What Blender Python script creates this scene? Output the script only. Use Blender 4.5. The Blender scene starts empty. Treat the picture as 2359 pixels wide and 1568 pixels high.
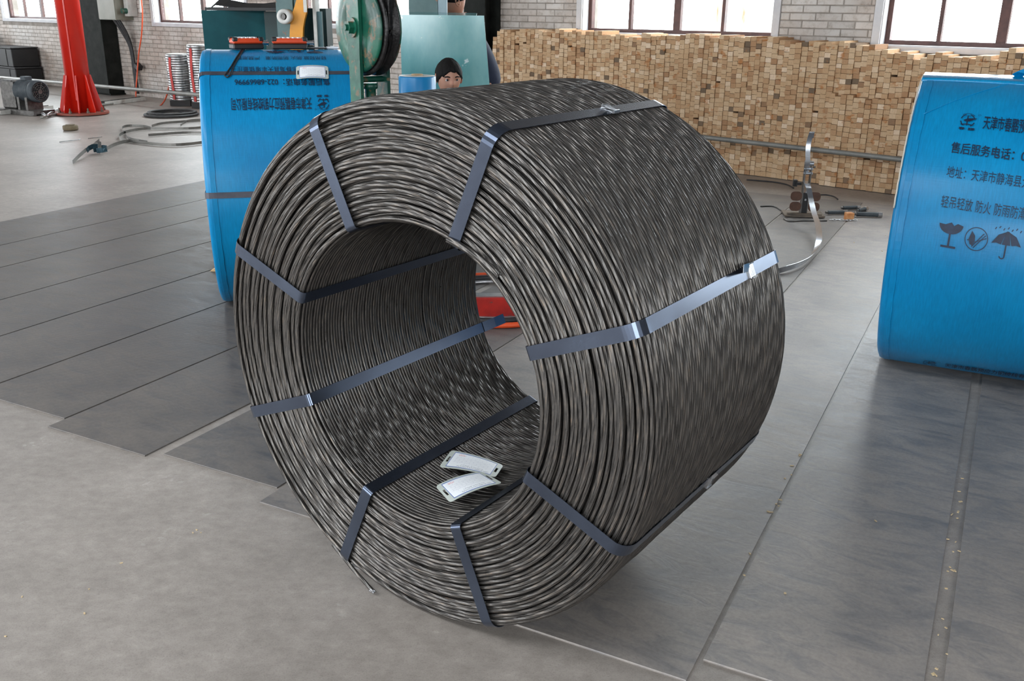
import bpy, bmesh, math, random
import numpy as np
from mathutils import Vector, Matrix
random.seed(7)
rng = np.random.default_rng(7)
PI = math.pi
col = bpy.context.scene.collection
sc = bpy.context.scene

# ------------------------------------------------------------------ camera
FPX, FW, FH = 2163.97, 2359, 1568
PITCH, ROLL, CAMZ = 0.34024, 0.01156, 1.5
_cp, _sp, _cr, _sr = math.cos(PITCH), math.sin(PITCH), math.cos(ROLL), math.sin(ROLL)
FWD = Vector((0, _cp, -_sp)); _up = Vector((0, _sp, _cp)); _rt = Vector((1, 0, 0))
RT = _rt*_cr + _up*_sr
UP = _up*_cr - _rt*_sr
CAM = Vector((0, 0, CAMZ))
cd = bpy.data.cameras.new('camera'); cam = bpy.data.objects.new('camera', cd); col.objects.link(cam)
cd.sensor_width = 36; cd.lens = 36*FPX/FW; cd.clip_start = .05; cd.clip_end = 300
m3 = Matrix((RT, UP, -FWD)).transposed()
cam.matrix_world = Matrix.Translation(CAM) @ m3.to_4x4()
sc.camera = cam

# ------------------------------------------------------------------ light
SKY = 16.0
w = bpy.data.worlds.new('world'); sc.world = w; w.use_nodes = True
bg = w.node_tree.nodes['Background']
bg.inputs[0].default_value = (0.90, 0.955, 1.0, 1); bg.inputs[1].default_value = SKY
sc.view_settings.view_transform = 'Standard'; sc.view_settings.look = 'None'
sc.view_settings.gamma = 1; sc.view_settings.use_curve_mapping = False
sc.view_settings.exposure = 0.0
sc.cycles.use_denoising = True
sc.cycles.max_bounces = 8; sc.cycles.diffuse_bounces = 4; sc.cycles.glossy_bounces = 4
sc.cycles.transparent_max_bounces = 12
sc.cycles.sample_clamp_indirect = 6
sc.cycles.caustics_reflective = False; sc.cycles.caustics_refractive = False

# wall frame: u runs along the rear wall (to the right), v away from the camera, z up
WA = -.68
P0 = Vector((2.7979, 8.6934, 0))
WD = Vector((math.cos(WA), math.sin(WA), 0)); WN = Vector((-math.sin(WA), math.cos(WA), 0))
def UV(u, v, z=0.0): return P0 + WD*u + WN*v + Vector((0, 0, z))
WALLV = .35

def portal(loc, sx, sy, rot, name='daylight_opening'):
    l = bpy.data.lights.new(name, 'AREA'); l.shape = 'RECTANGLE'; l.size = sx; l.size_y = sy
    l.cycles.is_portal = True
    o = bpy.data.objects.new(name, l); o.location = loc; o.rotation_euler = rot; col.objects.link(o); return o
WIN = [(-16.85, -14.45, 1.19), (-11.46, -9.0, 1.20), (-7.75, -5.45, 1.255), (-2.95, -.74, 1.25), (.285, 2.50, 1.215), (3.52, 5.7, 1.215), (6.8, 9.0, 1.215)]
WTOP = 3.3
for a, b, s in WIN:
    portal(UV((a+b)/2, WALLV+.3, (s+WTOP)/2), b-a, WTOP-s, (-PI/2, 0, WA))
CEIL = 6.2
ROOFL = [(-13.0, -5.0, -12.8, -11.4), (-4.0, 4.0, -12.8, -11.4)]
for a, b, c, d in ROOFL:
    portal(UV((a+b)/2, (c+d)/2, CEIL), b-a, d-c, (0, 0, WA))
REARV = -16.5
REARO = [(-15, -11, 1.2, 3.4), (-9, -5, 1.2, 3.4), (-2, 2, 1.2, 3.4), (5, 9, 1.2, 3.4)]
for a, b, c, d in REARO:
    portal(UV((a+b)/2, REARV, (c+d)/2), b-a, d-c, (PI/2, 0, WA))
LEFTU, RIGHTU = -22.0, 11.5
LEFTO = [(-15, -11, 1.2, 4.4), (-4.5, -1.0, 1.2, 4.4)]     # v0, v1, z0, z1 in the left wall
for a, b, c, d in LEFTO:
    portal(UV(LEFTU, (a+b)/2, (c+d)/2), b-a, d-c, (PI/2, 0, WA-PI/2))
RIGHTO = [(-13, -9, 2.4, 4.4)]
for a, b, c, d in RIGHTO:
    portal(UV(RIGHTU, (a+b)/2, (c+d)/2), b-a, d-c, (PI/2, 0, WA+PI/2))

# ------------------------------------------------------------------ pixel -> world helpers (for placing things at their real spots)
def ray(x, y): return FWD + RT*((x-FW/2)/FPX) - UP*((y-FH/2)/FPX)
def atfloor(x, y, z=0.0):
    v = ray(x, y); return CAM + v*((z-CAMZ)/v.z)
def atY(x, y, Y):
    v = ray(x, y); return CAM + v*(Y/v.y)
def onwall(x, y, vv):
    v = ray(x, y); t = (vv-(CAM-P0).dot(WN))/v.dot(WN); X = CAM+v*t
    return (X-P0).dot(WD), X.z

# ------------------------------------------------------------------ object helpers
def tag(o, label=None, cat=None, group=None, kind=None):
    if label: o['label'] = label
    if cat: o['category'] = cat
    if group: o['group'] = group
    if kind: o['kind'] = kind
    return o
def empty(name, loc, rz=0.0, label=None, cat=None, group=None):
    o = bpy.data.objects.new(name, None); col.objects.link(o); o.empty_display_size = .1
    o.location = loc; o.rotation_euler = (0, 0, rz); return tag(o, label, cat, group)
def link(name, me, mats, parent=None, loc=None, rot=None):
    o = bpy.data.objects.new(name, me); col.objects.link(o)
    if not isinstance(mats, (list, tuple)): mats = [mats]
    if len(me.materials) == 0:
        for m in mats: me.materials.append(m)
    if parent: o.parent = parent
    if loc is not None: o.location = loc
    if rot is not None: o.rotation_euler = rot
    return o
class MB:
    """collects shapes, links them as one mesh object"""
    def __init__(s): s.v = []; s.f = []; s.sm = []; s.mi = []
    def add(s, vs, fs, smooth=False, mi=0, M=None):
        b = len(s.v)
        for p in vs:
            p = Vector(p)
            if M is not None: p = M @ p
            s.v.append(p)
        for f in fs: s.f.append([i+b for i in f]); s.sm.append(smooth); s.mi.append(mi)
        return s
    def box(s, c, d, M=None, mi=0, rz=0.0, bev=0.0):
        x, y, z = d[0]/2, d[1]/2, d[2]/2
        R = Matrix.Translation(Vector(c)) @ Matrix.Rotation(rz, 4, 'Z')
        if M is not None: R = M @ R
        if bev > 0:
            b = min(bev, x*.49, y*.49, z*.49); vs = []; 
            for sx in (-1, 1):
                for sy in (-1, 1):
                    for sz in (-1, 1):
                        vs += [(sx*x, sy*(y-b), sz*(z-b)), (sx*(x-b), sy*y, sz*(z-b)), (sx*(x-b), sy*(y-b), sz*z)]
            bm = bmesh.new()
            for p in vs: bm.verts.new(p)
            bmesh.ops.convex_hull(bm, input=bm.verts[:])
            bm.verts.index_update()
            s.add([v.co.copy() for v in bm.verts], [[v.index for v in f.verts] for f in bm.faces], False, mi, R); bm.free(); return s
        vs = [(-x, -y, -z), (x, -y, -z), (x, y, -z), (-x, y, -z), (-x, -y, z), (x, -y, z), (x, y, z), (-x, y, z)]
        s.add(vs, [(0, 3, 2, 1), (4, 5, 6, 7), (0, 1, 5, 4), (1, 2, 6, 5), (2, 3, 7, 6), (3, 0, 4, 7)], False, mi, R); return s
    def box2(s, a, b, mi=0, M=None):
        return s.box([(a[i]+b[i])/2 for i in range(3)], [abs(b[i]-a[i]) for i in range(3)], M=M, mi=mi)
    def lathe(s, prof, n=48, axis='Z', M=None, mi=0, smooth=True, closed=False):
        """prof: list of (r, h); axis of revolution through origin"""
        R = Matrix.Identity(4)
        if axis == 'X': R = Matrix.Rotation(PI/2, 4, 'Y')
        if axis == 'Y': R = Matrix.Rotation(-PI/2, 4, 'X')
        if M is not None: R = M @ R
        vs = []; fs = []; k = len(prof)
        for i in range(n):
            a = 2*PI*i/n
            for r, h in prof: vs.append((r*math.cos(a), r*math.sin(a), h))
        for i in range(n):
            j = (i+1) % n
            for q in range(k if closed else k-1):
                q2 = (q+1) % k
                fs.append((i*k+q, j*k+q, j*k+q2, i*k+q2))
        s.add(vs, fs, smooth, mi, R)
        if not closed:
            if prof[0][0] > 1e-6: s.add([vs[i*k] for i in range(n)], [tuple(range(n))[::-1]], False, mi, R)
            if prof[-1][0] > 1e-6: s.add([vs[i*k+k-1] for i in range(n)], [tuple(range(n))], False, mi, R)
        return s
    def cyl(s, p, q, r, n=16, r2=None, mi=0, smooth=True):
        p = Vector(p); q = Vector(q); d = q-p; L = d.length
        R = Matrix.Translation(p) @ d.to_track_quat('Z', 'Y').to_matrix().to_4x4()
        return s.lathe([(r, 0), (r if r2 is None else r2, L)], n, M=R, mi=mi, smooth=smooth)
    def tube(s, pts, r, n=8, mi=0, close=False):
        pts = [Vector(p) for p in pts]; N = len(pts); vs = []; fs = []
        up = Vector((0, 0, 1))
        for i, p in enumerate(pts):
            if close: t = pts[(i+1) % N]-pts[i-1]
            else: t = pts[min(i+1, N-1)]-pts[max(i-1, 0)]
            t.normalize()
            a = t.cross(up)
            if a.length < .05: a = t.cross(Vector((0, 1, 0)))
            a.normalize(); b = t.cross(a)
            rr = r[i] if isinstance(r, (list, tuple)) else r
            for k in range(n):
                an = 2*PI*k/n; vs.append(p+a*math.cos(an)*rr+b*math.sin(an)*rr)
        for i in range(N if close else N-1):
            j = (i+1) % N
            for k in range(n): fs.append((i*n+k, i*n+(k+1) % n, j*n+(k+1) % n, j*n+k))
        if not close: fs.append(tuple(range(n))); fs.append(tuple(range((N-1)*n, N*n))[::-1])
        return s.add(vs, fs, True, mi)
    def ribbon(s, pts, side, w, t=.0012, nrm=None, mi=0, close=False, smooth=True):
        """flat band along pts; side: width direction (vector or list), thickness along the normal"""
        pts = [Vector(p) for p in pts]; N = len(pts); vs = []; fs = []
        for i, p in enumerate(pts):
            tg = (pts[(i+1) % N]-pts[i-1]) if close else (pts[min(i+1, N-1)]-pts[max(i-1, 0)])
            tg.normalize()
            sd = Vector(side[i] if isinstance(side, list) else side); sd = (sd-tg*sd.dot(tg)).normalized()
            nn = tg.cross(sd).normalized()
            a = sd*w/2; b = nn*t/2
            vs += [p-a-b, p+a-b, p+a+b, p-a+b]
        for i in range(N if close else N-1):
            j = (i+1) % N
            for k in range(4): fs.append((i*4+k, i*4+(k+1) % 4, j*4+(k+1) % 4, j*4+k))
        if not close: fs.append((3, 2, 1, 0)); e = (N-1)*4; fs.append((e, e+1, e+2, e+3))
        return s.add(vs, fs, False, mi)
    def poly(s, pts, h, M=None, mi=0):
        """extrude a 2D outline (x,y) by h in z"""
        n = len(pts); vs = [(x, y, 0) for x, y in pts]+[(x, y, h) for x, y in pts]
        fs = [tuple(range(n))[::-1], tuple(range(n, 2*n))]+[(i, (i+1) % n, n+(i+1) % n, n+i) for i in range(n)]
        return s.add(vs, fs, False, mi, M)
    def mesh(s, name):
        me = bpy.data.meshes.new(name); me.from_pydata([tuple(p) for p in s.v], [], s.f)
        me.polygons.foreach_set('use_smooth', s.sm); me.polygons.foreach_set('material_index', s.mi)
        me.update(); return me
    def build(s, name, mats, parent=None, loc=None, rot=None, fix=True):
        me = s.mesh(name)
        if fix:
            bm = bmesh.new(); bm.from_mesh(me); bmesh.ops.recalc_face_normals(bm, faces=bm.faces[:]); bm.to_mesh(me); bm.free()
        return link(name, me, mats, parent, loc, rot)

# ------------------------------------------------------------------ materials
def N(nt, t, **kw):
    n = nt.nodes.new(t)
    for k, v in kw.items():
        if k in ('inp',):
            for a, b in v.items(): n.inputs[a].default_value = b
        else: setattr(n, k, v)
    return n
def srgb(r, g, b):
    f = lambda c: (c/255/12.92) if c/255 <= .04045 else ((c/255+.055)/1.055)**2.4
    return (f(r), f(g), f(b), 1)
def mat(name, c1, c2=None, rough=.6, metal=0.0, nscale=8.0, stretch=(1, 1, 1), detail=6.0, lo=.35, hi=.65,
        bump=0.0, bscale=60.0, spots=None, r2=None, coat=0.0, spec=.5, rotz=0.0):
    m = bpy.data.materials.new(name); m.use_nodes = True; nt = m.node_tree; b = nt.nodes['Principled BSDF']
    b.inputs['Roughness'].default_value = rough; b.inputs['Metallic'].default_value = metal
    b.inputs['Specular IOR Level'].default_value = spec
    if coat: b.inputs['Coat Weight'].default_value = coat; b.inputs['Coat Roughness'].default_value = .12
    b.inputs['Base Color'].default_value = c1
    tc = N(nt, 'ShaderNodeTexCoord'); mp = N(nt, 'ShaderNodeMapping'); mp.inputs['Scale'].default_value = stretch
    mp.inputs['Rotation'].default_value = (0, 0, rotz)
    nt.links.new(tc.outputs['Object'], mp.inputs['Vector'])
    if c2 is not None:
        nz = N(nt, 'ShaderNodeTexNoise', inp={'Scale': nscale, 'Detail': detail, 'Roughness': .62})
        nt.links.new(mp.outputs[0], nz.inputs['Vector'])
        cr = N(nt, 'ShaderNodeValToRGB'); cr.color_ramp.elements[0].position = lo; cr.color_ramp.elements[1].position = hi
        cr.color_ramp.elements[0].color = c1; cr.color_ramp.elements[1].color = c2
        nt.links.new(nz.outputs['Fac'], cr.inputs[0]); last = cr.outputs[0]
        if r2 is not None:
            mr = N(nt, 'ShaderNodeMapRange', inp={'From Min': lo, 'From Max': hi, 'To Min': rough, 'To Max': r2})
            nt.links.new(nz.outputs['Fac'], mr.inputs[0]); nt.links.new(mr.outputs[0], b.inputs['Roughness'])
        if spots:
            sc_, th, cc = spots
            n2 = N(nt, 'ShaderNodeTexNoise', inp={'Scale': sc_, 'Detail': 5.0, 'Roughness': .6})
            nt.links.new(tc.outputs['Object'], n2.inputs['Vector'])
            r3 = N(nt, 'ShaderNodeValToRGB'); r3.color_ramp.elements[0].position = th; r3.color_ramp.elements[1].position = th+.05
            nt.links.new(n2.outputs['Fac'], r3.inputs[0])
            mx = N(nt, 'ShaderNodeMix', data_type='RGBA'); mx.inputs[7].default_value = cc
            nt.links.new(r3.outputs[0], mx.inputs[0]); nt.links.new(last, mx.inputs[6]); last = mx.outputs[2]
        nt.links.new(last, b.inputs['Base Color'])
    if bump:
        n3 = N(nt, 'ShaderNodeTexNoise', inp={'Scale': bscale, 'Detail': 4.0})
        nt.links.new(mp.outputs[0], n3.inputs['Vector'])
        bp = N(nt, 'ShaderNodeBump', inp={'Strength': bump, 'Distance': .01})
        nt.links.new(n3.outputs['Fac'], bp.inputs['Height']); nt.links.new(bp.outputs[0], b.inputs['Normal'])
    return m
S = srgb
M = {}
M['black'] = mat('black_paint', S(22, 22, 24), S(34, 33, 32), rough=.55, bump=.1)
M['rubber'] = mat('black_rubber', S(28, 28, 30), S(52, 50, 50), rough=.6, nscale=20)
M['orange_hose'] = mat('orange_hose', S(225, 84, 40), rough=.45)
M['red_paint'] = mat('red_paint', S(196, 28, 14), S(206, 38, 20), rough=.35, nscale=3, coat=.15)
M['galv'] = mat('galvanised_steel', (.5, .5, .51, 1), (.62, .62, .63, 1), rough=.32, metal=.9, nscale=30)
M['pipe'] = mat('pipe_steel', S(122, 122, 118), S(146, 144, 138), rough=.45, metal=.3, nscale=5, bump=.1)
M['steel'] = mat('bright_steel', (.55, .56, .58, 1), (.4, .41, .43, 1), rough=.28, metal=1, nscale=20)
M['dsteel'] = mat('dark_steel', (.10, .095, .09, 1), (.2, .19, .18, 1), rough=.45, metal=.8, nscale=15, bump=.15)
M['brown'] = mat('brown_primer_steel', S(66, 42, 30), S(88, 58, 42), rough=.5, nscale=20)
M['rust'] = mat('rusty_steel', S(92, 84, 76), S(120, 106, 92), rough=.6, metal=.3, nscale=14)

# ------------------------------------------------------------------ main strand coil frame
AX = .95373
CO = Vector((-.2501, 2.0877, 0.0)); RO, RI, CW = .6597, .375, .7644
STR = [1.132, 1.966, 2.752, 3.544, 4.319, 5.114, 5.893, .373]
G1 = 1.0955                                            # direction of the floor plates
PD = Vector((math.cos(G1), math.sin(G1), 0)); PS = Vector((math.sin(G1), -math.cos(G1), 0))

# ================================================================== SETTING
def floor_mat():
    m = bpy.data.materials.new('concrete_floor'); m.use_nodes = True; nt = m.node_tree; b = nt.nodes['Principled BSDF']
    tc = N(nt, 'ShaderNodeTexCoord')
    n1 = N(nt, 'ShaderNodeTexNoise', inp={'Scale': 1.3, 'Detail': 8.0, 'Roughness': .65})
    n2 = N(nt, 'ShaderNodeTexNoise', inp={'Scale': 17.0, 'Detail': 8.0, 'Roughness': .74})
    n3 = N(nt, 'ShaderNodeTexNoise', inp={'Scale': 240.0, 'Detail': 3.0, 'Roughness': .7})
    mp = N(nt, 'ShaderNodeMapping'); mp.inputs['Rotation'].default_value = (0, 0, .2); mp.inputs['Scale'].default_value = (1, 1.35, 1)
    nt.links.new(tc.outputs['Object'], mp.inputs[0])
    for n in (n1, n3): nt.links.new(tc.outputs['Object'], n.inputs['Vector'])
    nt.links.new(mp.outputs[0], n2.inputs['Vector'])
    cr = N(nt, 'ShaderNodeValToRGB'); e = cr.color_ramp.elements
    e[0].position = .3; e[0].color = S(142, 134, 127); e[1].position = .7; e[1].color = S(172, 163, 155)
    nt.links.new(n1.outputs['Fac'], cr.inputs[0])
    c2 = N(nt, 'ShaderNodeValToRGB'); e = c2.color_ramp.elements
    e[0].position = .3; e[0].color = (.78, .77, .76, 1); e[1].position = .64; e[1].color = (1.07, 1.07, 1.07, 1)
    e.new(.74); c2.color_ramp.elements[2].color = (1.38, 1.38, 1.38, 1)
    nt.links.new(n2.outputs['Fac'], c2.inputs[0])
    c3 = N(nt, 'ShaderNodeValToRGB'); e = c3.color_ramp.elements
    e[0].position = .25; e[0].color = (.72, .71, .70, 1); e[1].position = .5; e[1].color = (1, 1, 1, 1)
    nt.links.new(n3.outputs['Fac'], c3.inputs[0])
    m1 = N(nt, 'ShaderNodeMix', data_type='RGBA', blend_type='MULTIPLY'); m1.inputs[0].default_value = 1
    m2 = N(nt, 'ShaderNodeMix', data_type='RGBA', blend_type='MULTIPLY'); m2.inputs[0].default_value = 1
    nt.links.new(cr.outputs[0], m1.inputs[6]); nt.links.new(c2.outputs[0], m1.inputs[7])
    nt.links.new(m1.outputs[2], m2.inputs[6]); nt.links.new(c3.outputs[0], m2.inputs[7])
    n4 = N(nt, 'ShaderNodeTexNoise', inp={'Scale': 42.0, 'Detail': 2.0}); n5 = N(nt, 'ShaderNodeTexNoise', inp={'Scale': 2.6, 'Detail': 1.0})
    nt.links.new(tc.outputs['Object'], n4.inputs['Vector']); nt.links.new(tc.outputs['Object'], n5.inputs['Vector'])
    g1 = N(nt, 'ShaderNodeMapRange', inp={'From Min': .60, 'From Max': .66}); g2 = N(nt, 'ShaderNodeMapRange', inp={'From Min': .60, 'From Max': .68})
    nt.links.new(n4.outputs['Fac'], g1.inputs[0]); nt.links.new(n5.outputs['Fac'], g2.inputs[0])
    gm = N(nt, 'ShaderNodeMath', operation='MULTIPLY'); nt.links.new(g1.outputs[0], gm.inputs[0]); nt.links.new(g2.outputs[0], gm.inputs[1])
    gs = N(nt, 'ShaderNodeMath', operation='MULTIPLY'); gs.inputs[1].default_value = .3; nt.links.new(gm.outputs[0], gs.inputs[0])
    mw = N(nt, 'ShaderNodeMix', data_type='RGBA'); mw.inputs[7].default_value = S(214, 210, 204)
    nt.links.new(gs.outputs[0], mw.inputs[0]); nt.links.new(m2.outputs[2], mw.inputs[6])
    nt.links.new(mw.outputs[2], b.inputs['Base Color'])
    b.inputs['Roughness'].default_value = .46
    bp = N(nt, 'ShaderNodeBump', inp={'Strength': .18, 'Distance': .004}); nt.links.new(n2.outputs['Fac'], bp.inputs['Height'])
    nt.links.new(bp.outputs[0], b.inputs['Normal'])
    return m
def plate_mat():
    m = bpy.data.materials.new('worn_steel_plate'); m.use_nodes = True; nt = m.node_tree; b = nt.nodes['Principled BSDF']
    tc = N(nt, 'ShaderNodeTexCoord'); oi = N(nt, 'ShaderNodeObjectInfo')
    def noise(scale, st, det=6.0, rz=0.0, dist=0.0):
        mp = N(nt, 'ShaderNodeMapping'); mp.inputs['Scale'].default_value = st; mp.inputs['Rotation'].default_value = (0, 0, rz)
        n = N(nt, 'ShaderNodeTexNoise', inp={'Scale': scale, 'Detail': det, 'Roughness': .65, 'Distortion': dist})
        nt.links.new(tc.outputs['Object'], mp.inputs[0]); nt.links.new(mp.outputs[0], n.inputs['Vector']); return n
    a = noise(2.2, (1, 1, 1), 7); s = noise(3.6, (1.3, 3.6, 1), 9, .5, 1.6); f = noise(90, (1, 1, 1), 4)
    cr = N(nt, 'ShaderNodeValToRGB'); e = cr.color_ramp.elements
    e[0].position = .3; e[0].color = S(122, 119, 118); e[1].position = .7; e[1].color = S(148, 142, 137)
    nt.links.new(a.outputs['Fac'], cr.inputs[0])
    c2 = N(nt, 'ShaderNodeValToRGB'); e = c2.color_ramp.elements
    e[0].position = .34; e[0].color = (.74, .75, .78, 1); e[1].position = .56; e[1].color = (1.10, 1.06, 1.02, 1)
    nt.links.new(s.outputs['Fac'], c2.inputs[0])
    m1 = N(nt, 'ShaderNodeMix', data_type='RGBA', blend_type='MULTIPLY'); m1.inputs[0].default_value = 1
    nt.links.new(cr.outputs[0], m1.inputs[6]); nt.links.new(c2.outputs[0], m1.inputs[7])
    c3 = N(nt, 'ShaderNodeValToRGB'); e = c3.color_ramp.elements
    e[0].position = .3; e[0].color = (.88, .88, .88, 1); e[1].position = .6; e[1].color = (1.05, 1.05, 1.05, 1)
    nt.links.new(f.outputs['Fac'], c3.inputs[0])
    m2 = N(nt, 'ShaderNodeMix', data_type='RGBA', blend_type='MULTIPLY'); m2.inputs[0].default_value = 1
    nt.links.new(m1.outputs[2], m2.inputs[6]); nt.links.new(c3.outputs[0], m2.inputs[7])
    # plate tone: slight random change plus the dim left, bright right floor light (object colour red channel)
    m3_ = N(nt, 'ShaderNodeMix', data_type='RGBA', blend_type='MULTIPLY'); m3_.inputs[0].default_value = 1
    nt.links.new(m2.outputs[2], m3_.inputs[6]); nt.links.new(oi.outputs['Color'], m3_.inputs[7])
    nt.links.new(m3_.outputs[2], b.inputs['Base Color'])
    b.inputs['Metallic'].default_value = .15; b.inputs['Roughness'].default_value = .42
    mr = N(nt, 'ShaderNodeMapRange', inp={'From Min': .3, 'From Max': .7, 'To Min': .42, 'To Max': .60})
    nt.links.new(s.outputs['Fac'], mr.inputs[0]); nt.links.new(mr.outputs[0], b.inputs['Roughness'])
    # worn tread ridges across the plate
    wv = N(nt, 'ShaderNodeTexWave', inp={'Scale': 9.0, 'Distortion': 2.5, 'Detail': 2.0, 'Detail Scale': 1.5})
    mp = N(nt, 'ShaderNodeMapping'); mp.inputs['Rotation'].default_value = (0, 0, .5)
    nt.links.new(tc.outputs['Object'], mp.inputs[0]); nt.links.new(mp.outputs[0], wv.inputs['Vector'])
    ad = N(nt, 'ShaderNodeMath', operation='MULTIPLY_ADD'); ad.inputs[1].default_value = .12
    nt.links.new(wv.outputs['Fac'], ad.inputs[0]); nt.links.new(s.outputs['Fac'], ad.inputs[2])
    bp = N(nt, 'ShaderNodeBump', inp={'Strength': .25, 'Distance': .005}); nt.links.new(ad.outputs[0], bp.inputs['Height'])
    nt.links.new(bp.outputs[0], b.inputs['Normal'])
    return m
M['floor'] = floor_mat(); M['plate'] = plate_mat()
GAPZ = -.005
fl = MB()
c = [UV(LEFTU, REARV), UV(RIGHTU, REARV), UV(RIGHTU, WALLV+.3), UV(LEFTU, WALLV+.3)]
fl.add([p+Vector((0, 0, GAPZ)) for p in c]+[p+Vector((0, 0, -.25)) for p in c],
       [(0, 1, 2, 3), (7, 6, 5, 4), (0, 4, 5, 1), (1, 5, 6, 2), (2, 6, 7, 3), (3, 7, 4, 0)])
floor = tag(fl.build('floor', M['floor']), kind='structure')
# steel plates laid edge to edge in the floor: (b0, b1, a0, a1)
edges = [-6.365, -5.722, -5.222, -4.626, -4.098, -3.562, -3.022, -2.505]
plates = []
for i in range(len(edges)-1):
    plates.append((edges[i], edges[i+1], 2.165 if i < 5 else (2.15 if i == 5 else 2.06), 8.25))
plates += [(-2.463, -1.945, 2.10, 8.25), (-1.935, -1.47, 2.0, 8.25), (-1.46, -.972, 1.84, 8.25), (-.962, -.462, 1.825, 8.25),
           (-.452, .04, 1.92, 8.25), (.078, .62, 1.5, 8.25), (.63, 1.15, 1.4, 8.25), (1.16, 1.7, 1.4, 8.25)]
for i, (b0, b1, a0, a1) in enumerate(plates):
    g = .005 if i < 7 else .002
    if i < 6: a0 += random.uniform(-.012, .012)
    A = [PD*a0+PS*(b0+g), PD*a0+PS*(b1-g), PD*a1+PS*(b1-g), PD*a1+PS*(b0+g)]
    mb = MB(); k = .0012
    cc = sum(A, Vector())/4
    B = [p+(cc-p).normalized()*k for p in A]
    loc = cc.copy(); rzv = G1-PI/2
    Rm = Matrix.Rotation(-rzv, 4, 'Z')
    vs = [Rm @ (p-loc)+Vector((0, 0, GAPZ-.001)) for p in A]+[Rm @ (p-loc)+Vector((0, 0, -.002)) for p in A]+[Rm @ (p-loc) for p in B]
    mb.add(vs, [(8, 9, 10, 11), (0, 1, 5, 4), (1, 2, 6, 5), (2, 3, 7, 6), (3, 0, 4, 7), (4, 5, 9, 8), (5, 6, 10, 9), (6, 7, 11, 10), (7, 4, 8, 11), (3, 2, 1, 0)])
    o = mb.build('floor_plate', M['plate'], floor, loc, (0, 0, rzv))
    t = (.56 if i < 7 else (.58 if i == 7 else (1.2 if i > 9 else .85)))*random.uniform(.95, 1.05)  # left plates coloured darker for the dim light there, right ones lighter
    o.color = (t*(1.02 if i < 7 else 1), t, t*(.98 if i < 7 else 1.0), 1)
M['grit'] = mat('sandy_joint_dirt', S(120, 108, 96), S(150, 136, 120), rough=.9, nscale=60)

# ---- rear wall with painted bricks
M['mortar'] = mat('dirty_mortar', S(120, 112, 104), S(156, 148, 140), rough=.9, nscale=6)
M['plaster'] = mat('white_reveal_paint', S(196, 196, 200), S(214, 212, 212), rough=.7, nscale=5)
def brick_mat():
    m = bpy.data.materials.new('painted_brick'); m.use_nodes = True; nt = m.node_tree; b = nt.nodes['Principled BSDF']
    tc = N(nt, 'ShaderNodeTexCoord'); ge = N(nt, 'ShaderNodeNewGeometry'); oi = N(nt, 'ShaderNodeObjectInfo')
    n1 = N(nt, 'ShaderNodeTexNoise', inp={'Scale': 1.1, 'Detail': 6.0, 'Roughness': .6})
    n2 = N(nt, 'ShaderNodeTexNoise', inp={'Scale': 14.0, 'Detail': 5.0, 'Roughness': .7})
    nt.links.new(ge.outputs['Position'], n1.inputs['Vector']); nt.links.new(ge.outputs['Position'], n2.inputs['Vector'])
    cr = N(nt, 'ShaderNodeValToRGB'); e = cr.color_ramp.elements
    e[0].position = .34; e[0].color = S(178, 162, 150); e[1].position = .62; e[1].color = S(206, 200, 194)
    nt.links.new(n1.outputs['Fac'], cr.inputs[0])
    c2 = N(nt, 'ShaderNodeValToRGB'); e = c2.color_ramp.elements
    e[0].position = .3; e[0].color = (.7, .66, .62, 1); e[1].position = .52; e[1].color = (1.02, 1.02, 1.02, 1)
    nt.links.new(n2.outputs['Fac'], c2.inputs[0])
    m1 = N(nt, 'ShaderNodeMix', data_type='RGBA', blend_type='MULTIPLY'); m1.inputs[0].default_value = 1
    nt.links.new(cr.outputs[0], m1.inputs[6]); nt.links.new(c2.outputs[0], m1.inputs[7])
    ad = N(nt, 'ShaderNodeMath', operation='ADD'); nt.links.new(ge.outputs['Random Per Island'], ad.inputs[0]); nt.links.new(oi.outputs['Random'], ad.inputs[1])
    fr = N(nt, 'ShaderNodeMath', operation='FRACT'); nt.links.new(ad.outputs[0], fr.inputs[0])
    mr = N(nt, 'ShaderNodeMapRange', inp={'To Min': .86, 'To Max': 1.06}); nt.links.new(fr.outputs[0], mr.inputs[0])
    hs = N(nt, 'ShaderNodeHueSaturation'); nt.links.new(mr.outputs[0], hs.inputs['Value']); nt.links.new(m1.outputs[2], hs.inputs['Color'])
    nt.links.new(hs.outputs[0], b.inputs['Base Color']); b.inputs['Roughness'].default_value = .7
    return m
M['brick'] = brick_mat()
SW = .3
wb = MB()
cuts = sorted(set([LEFTU, RIGHTU]+[x for a, b, s in WIN for x in (a, b)]))
Hw = CEIL+.1
def wallpiece(mb, u0, u1, z0, z1, v0=WALLV, v1=WALLV+SW, mi=0): mb.box2((u0, v0, z0), (u1, v1, z1), mi=mi)
for i in range(len(cuts)-1):
    a, b = cuts[i], cuts[i+1]
    win = [x for x in WIN if abs(x[0]-a) < 1e-6 and abs(x[1]-b) < 1e-6]
    if win: wallpiece(wb, a, b, -.25, win[0][2]); wallpiece(wb, a, b, WTOP, Hw)
    else: wallpiece(wb, a, b, -.25, Hw)
wall = tag(wb.build('wall_rear', M['mortar'], None, P0, (0, 0, WA)), kind='structure')
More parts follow.
